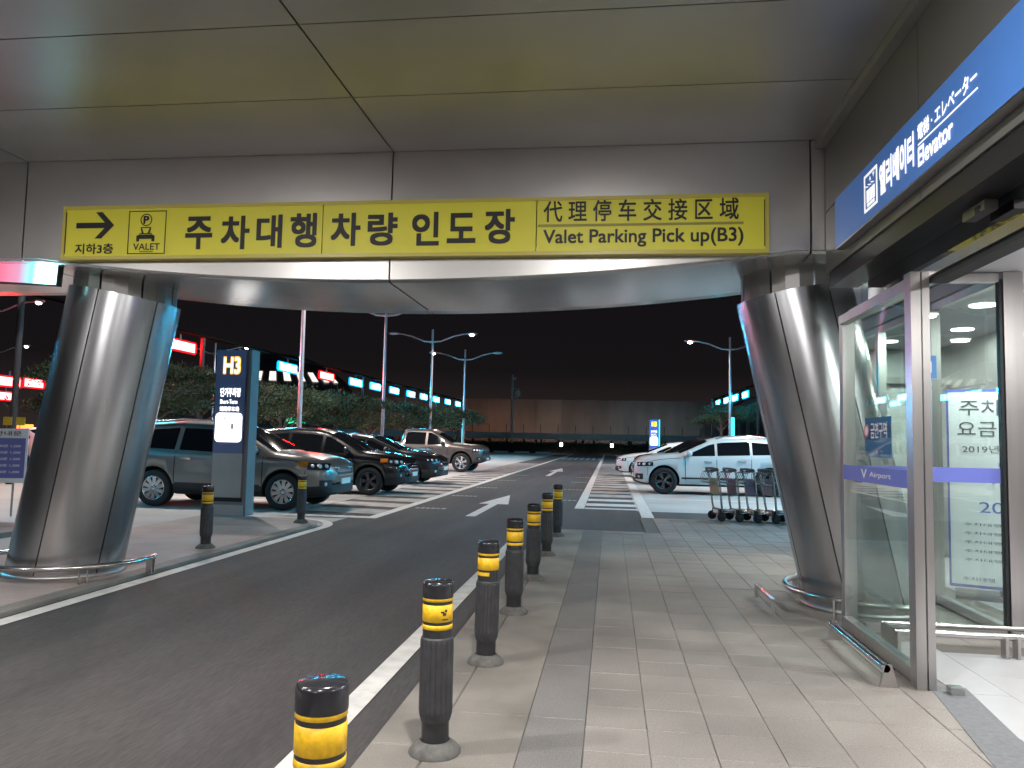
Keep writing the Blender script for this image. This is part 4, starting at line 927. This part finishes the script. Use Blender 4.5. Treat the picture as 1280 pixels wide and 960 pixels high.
car('black_hatchback', 'black car with pale nose half hidden behind the white car', 'car', (3.3, 30.4, -.045), math.pi, var(SUV, rim='dark_alloy', rails=None), 'paint_black', RG, 1.04)
car('pale_sedan', 'pale sedan nose poking out past the white car', 'car', (2.75, 36.0, -.045), math.pi, SED, 'paint_white', RG, 1.04)
TX = var(SED, extra=[('roof_light', -.25, .05, -.22, .22, 1.50, 1.66, 'lit_amber'), ('yellow_stripe', -1.9, -.3, -.955, -.93, .55, .78, 'paint_yellow')])
car('taxi', 'white taxi with yellow stripe parked past the violet information board', 'car', (-21.6, 26.0, -.045), R(165), TX, 'paint_white', None, 1.06)
for i, (x, y, a, pm, lb) in enumerate([(-24, 33, 170, 'paint_yellow', 'yellow taxi parked behind the white taxi'), (-25.5, 40, 178, 'paint_black', 'dark sedan far behind the taxis'), (-17.5, 45, 5, 'paint_white', 'white car under the pine trees behind black sedan'), (-18, 31.5, 2, 'paint_charcoal', 'dark car under the red lit pine tree')]):
    car('parked_car', lb, 'car', (x, y, -.045), R(a), SED, pm, None, 1.0)

# ================================================================== LUGGAGE CARTS
panel_cols = [('ad_amber', (.30, .23, .12)), ('ad_plum', (.15, .08, .13)), ('ad_violet', (.16, .16, .28)), ('ad_rose', (.24, .20, .20)), ('ad_blue', (.14, .17, .30)), ('ad_green', (.15, .19, .15)), ('ad_grey', (.2, .2, .2))]
for nm, cc in panel_cols: mat(nm, cc, .5)
def cart(label, loc, rz, pm):
    r_ = thing('luggage_cart', label, 'luggage cart', loc, rz, 'luggage carts nested in a row')
    for sd in (-1, 1):
        MB().tube([(.04, sd * .20, .10), (.0, sd * .23, .35), (-.05, sd * .25, .80), (-.10, sd * .26, 1.00)], .021, 8).build('upright', 'cart_steel', r_)
        MB().tube([(.02, sd * .22, .17), (.5, sd * .20, .20), (.92, sd * .13, .20)], .016, 8).build('side_rail', 'cart_steel', r_)
        q = MB(); q.lathe([(0, -.028), (.06, -.028), (.085, -.022), (.09, 0), (.085, .022), (.06, .028), (0, .028)], 20, (0, sd * .24, .09), 'y'); q.build('wheel', 'rubber', r_)
        MB().box(-.03, .07, sd * .24 - .03, sd * .24 + .03, .09, .16, .008).build('wheel_fork', 'plastic_black', r_)
    q = MB(); q.lathe([(0, -.02), (.05, -.02), (.06, 0), (.05, .02), (0, .02)], 16, (.86, 0, .06), 'y'); q.build('wheel', 'rubber', r_)
    MB().box(.83, .89, -.03, .03, .07, .19).build('wheel_fork', 'plastic_black', r_)
    MB().tube([(-.10, -.30, 1.00), (-.11, -.28, 1.02), (-.12, 0, 1.03), (-.11, .28, 1.02), (-.10, .30, 1.00)], .024, 10).build('handle', 'plastic_black', r_)
    MB().box(-.10, -.02, -.08, .08, .965, 1.005, .006).build('brake_box', 'plastic_black', r_)
    MB().add([(-.045, -.21, .52), (-.045, .21, .52), (-.085, .22, .84), (-.085, -.22, .84), (-.035, -.21, .52), (-.035, .21, .52), (-.075, .22, .84), (-.075, -.22, .84)], [(3, 2, 1, 0), (4, 5, 6, 7), (0, 1, 5, 4), (2, 3, 7, 6), (1, 2, 6, 5), (3, 0, 4, 7)]).build('advert_panel', pm, r_)
    q = MB()
    for yy in np.linspace(-.24, .24, 7): q.tube([(-.10, yy, .99), (-.20, yy, .95), (-.26, yy, .80), (-.20, yy, .74), (-.07, yy, .74)], .008, 5)
    for (x_, z_) in ((-.20, .95), (-.26, .80), (-.14, .74)): q.tube([(x_, -.25, z_), (x_, .25, z_)], .006, 5)
    q.build('wire_basket', 'cart_steel', r_)
    q = MB()
    for xx in (.12, .24, .36, .48, .60, .72): q.box(xx, xx + .03, -.19, .19, .205, .215)
    stuff(q.build('deck', 'cart_steel', r_))
    MB().tube([(.92, -.13, .2), (.96, -.10, .2), (.96, .10, .2), (.92, .13, .2)], .018, 8).build('bumper', 'plastic_black', r_)
    MB().prism([(.08, -.18), (.78, -.13), (.78, .13), (.08, .18)], .186, .2).build('tray', 'dark_alloy', r_)
    MB().box(-.02, .06, -.19, .19, .13, .24, .01).build('rear_bumper', 'plastic_black', r_)
    MB().box(-.035, -.02, -.10, .10, .15, .22).build('label_plate', 'plate', r_)
    return r_
names = ['dull amber', 'dark plum', 'dull violet', 'dusty rose', 'dull blue', 'grey green', 'plain grey']
for i in range(7):
    cart('nested luggage cart with %s advert panel before the white car' % names[i], (2.12 + i * .335, 15.85 - i * .045, 0.0), R(15), panel_cols[i][0])

# ================================================================== STREET LAMPS, LEDS
def street_lamp(label, x, y, z, lit, h=9.0, power=620, rz=0.0, arms=(-1, 1)):
    r_ = thing('street_lamp', label, 'street lamp', (x, y, -.045), rz, 'twin armed street lamps of the car park')
    MB().tube([(0, 0, 0), (0, 0, h * .5), (0, 0, h + .35)], .11, 12, r1=.07).build('pole', 'lamp_pole', r_)
    MB().box(-.2, .2, -.2, .2, 0, .12, .02).build('base', 'lamp_pole', r_)
    for sd in arms:
        MB().tube([(0, 0, h - .55), (sd * .6, 0, h - .5), (sd * 1.5, 0, h - .15), (sd * 2.2, 0, h + .02), (sd * 2.6, 0, h + .05)], .06, 8, r1=.04).build('arm', 'lamp_pole', r_)
        hd = MB(); hd.smooth = True; bm = bmesh.new(); bmesh.ops.create_icosphere(bm, subdivisions=2, radius=1)
        hd.add([(sd * 2.85 + v.co.x * .42, v.co.y * .16, h + .06 + v.co.z * .11) for v in bm.verts], [[v.index for v in f.verts] for f in bm.faces]); bm.free()
        hd = hd.build('head', 'lamp_pole', r_)
        if lit == 0 or lit == sd:
            ln = MB().lathe([(0, -.16), (.09, -.145), (.15, -.09), (.16, -.03)], 14, (sd * 2.85, 0, h + .03)).build('lens', 'lamp_lens', hd)
            area_light('lamp', (sd * 2.85, 0, h - .15), power, .3, ln, (1, .90, .82), 150)
    return r_
street_lamp('street lamp with lit right head over the pine trees', -12.7, 53.5, 0, 1)
street_lamp('street lamp with lit left head at far end of the pines', -12.6, 65.5, 0, -1)
street_lamp('street lamp pole rising behind the black sedan, head hidden by beam', -12.7, 42, 0, -1)
street_lamp('street lamp pole rising behind the silver car, head hidden by beam', -12.7, 30.3, 0, 0)
street_lamp('street lamp behind the leaning column on the island', -12.7, 18.3, 0, 0, power=330)
street_lamp('street lamp with single lit head above the right hand light bars', 8.55, 57, 0, -1, 9.0)
street_lamp('unseen street lamp added behind the right column', 8.55, 33.5, 0, 0, power=520)  # unseen lamp added to light the white car and the carts
street_lamp('unseen street lamp added behind the elevator hall glass', 8.55, 21.0, 0, 0, power=260)  # unseen lamp added to brighten the far end of the walk
street_lamp('street lamp behind the H3 pylon with its right head lit', -33.8, 62, 0, 1)
street_lamp('street lamp high at left with lit head', -36.0, 40.5, 0, 1, power=300)
street_lamp('street lamp low at left with lit head near the red bars', -54.5, 62, 0, 1, power=300)

def led(i, x, y, z, red, label, L=2.15, rz=0.0):
    r_ = thing('led_bar', label, 'light', (x, y, z), rz, 'light bars in a row above the car park walk')
    MB().box(-.03, .03, -L / 2, L / 2, -.18, .18).build('tube', 'led_red' if red else 'led_cyan', r_)
    q = MB()
    q.box(-.045, .045, -L / 2 - .05, L / 2 + .05, .182, .25); q.box(-.045, .045, -L / 2 - .05, L / 2 + .05, -.25, -.182); q.box(-.045, .045, -L / 2 - .12, -L / 2 - .002, -.181, .181); q.box(-.045, .045, L / 2 + .002, L / 2 + .12, -.181, .181)
    q.build('halo_frame', 'led_red_halo' if red else 'led_cyan_halo', r_)  # dim glowing surround added to imitate the halo around the bar
    MB().box(-.02, .02, -.05, .05, .251, .46).build('hanger', 'housing', r_)
ZL = 5.0
LY = [37.8, 42.9, 47.6, 51.3, 55.4, 59.6, 63.2, 67.2, 71.4, 75.5]
for i, yy in enumerate(LY):
    red = i == 1
    led(i, -16.6 + i * .16, yy, ZL, red, 'red light bar with yellow core between cyan bars over the pines' if red else 'cyan light bar over the pines, next to the red one on the pylon side' if i == 0 else 'cyan light bar number %s beyond the red one over the pines' % ['', '', 'one', 'two', 'three', 'four', 'five', 'six', 'seven', 'eight'][i])
for x, yy, red, lb in ((-17.1, 28.6, True, 'red light bar between leaning column and H3 pylon'), (-16.9, 24.0, True, 'red light bar just behind the leaning column edge'), (-16.9, 33.2, False, 'cyan light bar hidden behind the H3 pylon'), (-16.7, 25.3, False, 'cyan light bar hidden behind the leaning column'), (-16.9, 10.6, False, 'cyan light bar beyond the violet information board'),
        (-25.7, 30.0, True, 'red light bar over the white taxi roof'), (-27.0, 33.0, True, 'red light bar beside the leaning column over the taxis'), (-31, 36, True, 'lower red light bar over the yellow taxi')): led(0, x, yy, {30.0: 3.57, 33.0: 3.71, 36: 3.23}.get(yy, ZL), red, lb, 3.0 if yy < 26 and not red else 1.2 if x < -20 else 2.15)
OR = ['first', 'second', 'third', 'fourth', 'fifth', 'sixth', 'seventh', 'eighth']
for i, yy in enumerate((66.5, 62.5, 58.8, 55.0)): led(i, 9.0 + .1 * i, yy, 5.0, False, '%s cyan light bar of the row ending in red over the small pine' % OR[i])
led(0, 9.6, 51, 5.0, True, 'red light bar at the end of the short cyan row')
for i, yy in enumerate((47, 41, 35, 29, 24.6, 20.9, 17.2, 13.5)): led(i, 9.7 + (.4 if yy < 20 else 0), yy, 5.0, False, '%s cyan light bar behind the elevator hall, counting from the red one' % OR[i], 2.9 if yy < 30 else 2.15)
def walkway(label, x0, x1, ya_, yb_, sgn):
    r_ = thing('walkway_canopy', label, 'canopy')
    dx = (x1 - x0) / (yb_ - ya_)
    q = MB(); q.add([(x0 - .12, ya_, 5.42), (x0 + .12, ya_, 5.42), (x1 + .12, yb_, 5.42), (x1 - .12, yb_, 5.42), (x0 - .12, ya_, 5.50), (x0 + .12, ya_, 5.50), (x1 + .12, yb_, 5.50), (x1 - .12, yb_, 5.50)], [(3, 2, 1, 0), (4, 5, 6, 7), (0, 1, 5, 4), (1, 2, 6, 5), (2, 3, 7, 6), (3, 0, 4, 7)]); q.build('edge_beam', 'unlit_black', r_)
    n = int((yb_ - ya_) / 9)
    for i in range(n + 1):
        yy = ya_ + .5 + i * (yb_ - ya_ - 1) / n; xx = x0 + dx * (yy - ya_) - .3
        MB().tube([(xx, yy, -.05), (xx, yy, 5.44)], .09, 8).build('post', 'housing', r_)
walkway('dark covered walk carrying light bars behind the pine trees', -16.95, -15.1, 10, 78, 1)
walkway('dark covered walk carrying light bars beside arched building', 10.2, 9.05, 11, 69, -1)
for (x, y, lb) in ((-13.9, 72, 'cyan glowing vertical tube post at end of the pines'), (6.9, 45, 'cyan glowing vertical tube post behind the white car')):
    r_ = thing('light_post', lb, 'light', (x, y, -.045)); MB().tube([(0, 0, .12), (0, 0, 3.1)], .10, 10).build('tube', 'cyan_tube', r_); MB().lathe([(.0, .12), (.16, .12), (.16, 0)], 12).build('base', 'housing', r_)

# ================================================================== TREES
def pine(label, x, y, h, cr, seed, lean=.3):
    rnd = random.Random(seed); r_ = thing('pine_tree', label, 'tree', (x, y, -.045), rnd.uniform(0, 6), 'spreading pines along the car park walk')
    tr = MB(); tips = []
    P0 = [(0, 0, 0), (lean * .2, .05, h * .22), (lean * .8, -.05, h * .45), (lean, .1, h * .72)]
    tr.tube(P0, .16, 8, r1=.08)
    for k_ in range(8):
        a = rnd.uniform(0, 2 * math.pi); b_ = rnd.uniform(.45, 1) * cr; z0 = h * rnd.uniform(.38, .7); z1 = h * rnd.uniform(.62, .93)
        x0 = lean * min(1, z0 / h / .6); e_ = (x0 + b_ * math.cos(a), b_ * math.sin(a), z1 - .10 * h * (b_ / cr) ** 2)
        tr.tube([(x0, 0, z0), (x0 + b_ * .5 * math.cos(a), b_ * .5 * math.sin(a), (z0 + z1) / 2 + .1), e_], .055, 6, r1=.015); tips.append((Vector(e_), 1.0)); tips.append((Vector((x0 + b_ * .55 * math.cos(a + .3), b_ * .55 * math.sin(a + .3), z1)), .9))
    tr.build('trunk', 'bark', r_)
    tips.append((Vector((lean, 0, h * .93)), 1.0))
    cr_ = MB()
    for (tp, s_) in tips:
        for c_ in range(9):
            cc = tp + Vector((rnd.gauss(0, .36), rnd.gauss(0, .36), rnd.gauss(0, .07))) * s_ * cr / 1.9
            R0 = rnd.uniform(.30, .55) * cr / 1.9
            for k_ in range(70):
                d = Vector((rnd.gauss(0, 1), rnd.gauss(0, 1), rnd.gauss(.3, .7))).normalized(); p = cc + Vector((d.x, d.y, d.z * .34)) * R0 * rnd.uniform(.3, 1)
                a_ = Vector((rnd.uniform(-1, 1), rnd.uniform(-1, 1), rnd.uniform(-.3, 1))).normalized(); b_ = a_.cross(d)
                if b_.length < .01: continue
                b_.normalize(); l_ = rnd.uniform(.09, .17)
                cr_.add([p - b_ * .03, p + b_ * .03, p + (d * .8 + a_ * .5) * l_], [(0, 1, 2)])
    cr_.build('crown', 'needles', r_)
PT = [(-14.4, 22.5, 3.8, 2.9), (-15.4, 27.5, 3.8, 2.6), (-14.5, 33, 3.8, 2.9), (-14.8, 39.5, 3.9, 2.8), (-14.6, 46, 3.9, 2.8), (-14.5, 53, 4.2, 2.9), (-14.3, 61, 4.2, 2.9), (-14.0, 69, 4.3, 3.0), (-31, 44, 4.3, 2.6)]
LB = ['spreading pine between leaning column and H3 pylon, lit red', 'pine crown behind the H3 pylon', 'pine to the right of the H3 pylon, lit red', 'pine behind the black car', 'pine above the black sedan', 'pine with cyan lit top left of the pickup truck', 'pine behind the pickup truck cab', 'last pine of the row beyond the pickup truck nose', 'pine over the taxis at the left']
for i, (x, y, h, c_) in enumerate(PT): pine(LB[i], x, y, h, c_, 40 + i)
pine('small pine lit cyan left of the arched building', 8.3, 61, 4.9, 2.3, 91); pine('pine in front of the arched building beside the column', 12.0, 58, 5.0, 2.2, 92)

# ================================================================== FAR END
q = MB()
rnd = random.Random(5)
bank = struct(MB().add([(-90, 97, -.16), (70, 97, -.16), (70, 103, 1.1), (-90, 103, 1.1), (70, 135, 1.5), (-90, 135, 1.5)], [(0, 1, 2, 3), (3, 2, 4, 5)]).build('embankment', 'soil'))
for i in range(9000):
    x = rnd.uniform(-45, 34); y = rnd.uniform(98, 103.5); z = max(0, (y - 97) / 6 * 1.26 - .16) + rnd.uniform(0, .75)
    s_ = rnd.uniform(.1, .22); a = Vector((rnd.gauss(0, 1), rnd.gauss(0, 1), rnd.gauss(0, 1))).normalized() * s_; b_ = Vector((rnd.gauss(0, 1), rnd.gauss(0, 1), rnd.gauss(0, 1))).normalized() * s_
    q.add([(x, y, z), (x + a.x, y + a.y, z + a.z), (x + b_.x, y + b_.y, z + b_.z)], [(0, 1, 2)])
hg = q.build('hedge', 'hedge'); stuff(hg); hg['label'] = 'dark low shrubs along the far bank'; hg['category'] = 'shrubs'
gr = thing('guard_barrier', 'pale long road barrier across the far end of the car park', 'barrier')
MB().box(-60, 45, 106, 106.25, 1.75, 2.45).build('beam', 'guard_metal', gr)
MB().box(-60, 45, 105.9, 106.35, 2.452, 2.6).build('coping', 'guard_metal', gr)
for i in range(44): MB().box(-60 + i * 2.4, -59.92 + i * 2.4, 106.1, 106.2, 2.6, 3.75).build('fence_post', 'housing', gr)
for i in range(44): MB().box(-60 + i * 2.4, -59.7 + i * 2.4, 106.05, 106.2, .9, 1.75).build('support', 'housing', gr)
nb = thing('sound_wall', 'tall dim concrete wall behind the far road barrier', 'wall')
for i in range(36): MB().box(-80 + i * 4.0, -76.06 + i * 4.0, 124, 124.3, 1.0, 8.2).build('wall_panel', 'concrete_wall', nb)
for i in range(37): MB().box(-80.2 + i * 4.0, -79.85 + i * 4.0, 123.93, 124.25, 1.0, 8.2).build('wall_post', 'concrete_wall', nb)
for (x, c_) in ((-33, (1, .42, .22)), (-25, (1, .42, .22)), (-18, (1, .45, .26)), (-11, (1, .75, .6)), (-4, (1, .75, .6)), (3, (.8, .95, 1)), (10, (.8, .95, 1)), (17, (.8, .95, 1))):  # unseen floodlights added to spread a glow over the far wall
    r_ = thing('added_floodlight', 'small added floodlight behind the far barrier at %s' % ('its warm left stretch' if c_[2] < .5 else 'its cool right stretch' if c_[2] == 1 else 'its middle'), 'light', (x, 114.5, 1.35), 0, 'added floodlights behind the far barrier')
    MB().box(-.2, .2, -.1, .1, -.1, .35, .02).build('body', 'housing', r_)
    l = bpy.data.lights.new('floodlight_lamp', 'SPOT'); l.energy = 330; l.color = c_; l.spot_size = R(120); l.spot_blend = .8; l.shadow_soft_size = .15
    o = bpy.data.objects.new('floodlight_lamp', l); C.objects.link(o); o.parent = r_; o.location = (0, .2, .4); o.rotation_euler = (R(85), 0, 0)
    MB().box(-.15, .15, .10, .11, 0, .25).build('lens', 'far_lamp', r_)
for i, px in enumerate((-6.1, .2)):
    r_ = thing('path_light', 'small white light low on the bank by far %s' % ('arrow lane' if i == 0 else 'pylon'), 'light', (px, 96.8, -.1), 0)
    MB().tube([(0, 0, 0), (0, 0, 1.0)], .06, 8).build('post', 'housing', r_); MB().box(-.16, .16, -.12, .12, 1.0, 1.42, .03).build('lens', 'far_lamp', r_)
for i in range(6):
    r_ = MB().box(-.9, .9, -.2, .2, -.05, .18, .05).build('wheel_stop', 'guard_metal'); r_.location = (-16 + i * 2.6 if i < 4 else 8 + (i - 4) * 4, 94.6, 0); tag(r_, 'low concrete wheel stop at the far end of the bays', 'wheel stop', 'wheel stops at the far end')
cp = thing('camera_pole', 'slim grey pole with surveillance camera and bracket at far end', 'pole', (-13.4, 104.5, .9))
MB().tube([(0, 0, 0), (0, 0, 9.6)], .20, 10, r1=.14).build('pole', 'guard_metal', cp)
MB().box(.1, .55, -.15, .15, 8.9, 9.25, .03).build('camera', 'guard_metal', cp)
q = MB(); q.box(.15, .9, -.05, .05, 7.6, 7.7); q.box(.8, .9, -.05, .05, 5.9, 7.7); q.box(.15, .9, -.05, .05, 6.4, 6.5); q.build('bracket', 'guard_metal', cp)
MB().box(.4, 1.1, -.3, .3, 6.6, 7.4, .04).build('equipment_box', 'guard_metal', cp)
l = bpy.data.lights
# curved roof building behind the pylon
dm = thing('domed_building', 'distant low domed building with lit ribs behind the pines', 'building', (-92, 200, 0))
q = MB(); nu, nv = 28, 10
dome = lambda u, v: (26 * math.cos(u) * math.cos(v), 14 * math.sin(u) * math.cos(v), 4 + 20 * math.sin(v))
q.grid([[dome(u, v) for v in np.linspace(0, math.pi / 2 * .98, nv)] for u in np.linspace(0, 2 * math.pi, nu)]); q.build('roof', 'roof_shell', dm)
MB().lathe([(25, 0), (25, 4.2)], 28).build('wall', 'concrete_wall', dm).scale = (1, .55, 1)
emis('window_glow', (1, .92, .8), .9)
for i in range(14):
    u = math.pi + .25 + i * .19
    p0 = [Vector(dome(u, v)) * 1.006 for v in (.62, .78)]; p1 = [Vector(dome(u + .09, v)) * 1.006 for v in (.62, .78)]
    MB().add([p0[0], p1[0], p1[1], p0[1]], [(0, 1, 2, 3)]).build('skylight', 'window_glow', dm)
# arched building on the right
ab = thing('arched_building', 'arched hall with vertical fins behind the right column', 'building', (27, 108, 0))
q = MB(); T = np.linspace(0, math.pi, 30)
q.grid([[(13.5 * math.cos(t), -.6, 1 + 8.6 * math.sin(t)), (13.5 * math.cos(t), 20, 1 + 8.6 * math.sin(t))] for t in T]); q.grid([[(13.5 * math.cos(t), -.6, 1 + 8.6 * math.sin(t)), (12.7 * math.cos(t), -.6, 1 + 7.8 * math.sin(t))] for t in T]); q.grid([[(12.7 * math.cos(t), -.6, 1 + 7.8 * math.sin(t)), (12.7 * math.cos(t), 20, 1 + 7.8 * math.sin(t))] for t in T], flip=True); q.build('roof', 'roof_shell', ab)
for i in range(21):
    x = -12 + i * 1.2; zt_ = 1 + 7.8 * math.sqrt(max(0.02, 1 - (x / 12.7) ** 2)); MB().box(x - .2, x + .2, 0, .5, 0, zt_ - .05).build('fin', 'fin', ab)
MB().plate([(-12.6, 0), (12.6, 0)] + [(12.6 * math.cos(t), 1 + 7.7 * math.sin(t)) for t in np.linspace(.02, math.pi - .02, 20)], 1.2, 1.5).build('wall', 'concrete_wall', ab)
r_ = thing('exit_sign_box', 'small green lit sign box above silver car roof', 'sign', (-18.9, 44.5, 0)); MB().box(-.55, .55, 0, .2, 2.25, 2.6, .02).build('face', 'green_sign', r_); MB().tube([(-.2, .1, -.05), (-.2, .1, 2.25)], .04, 8).build('post', 'housing', r_)
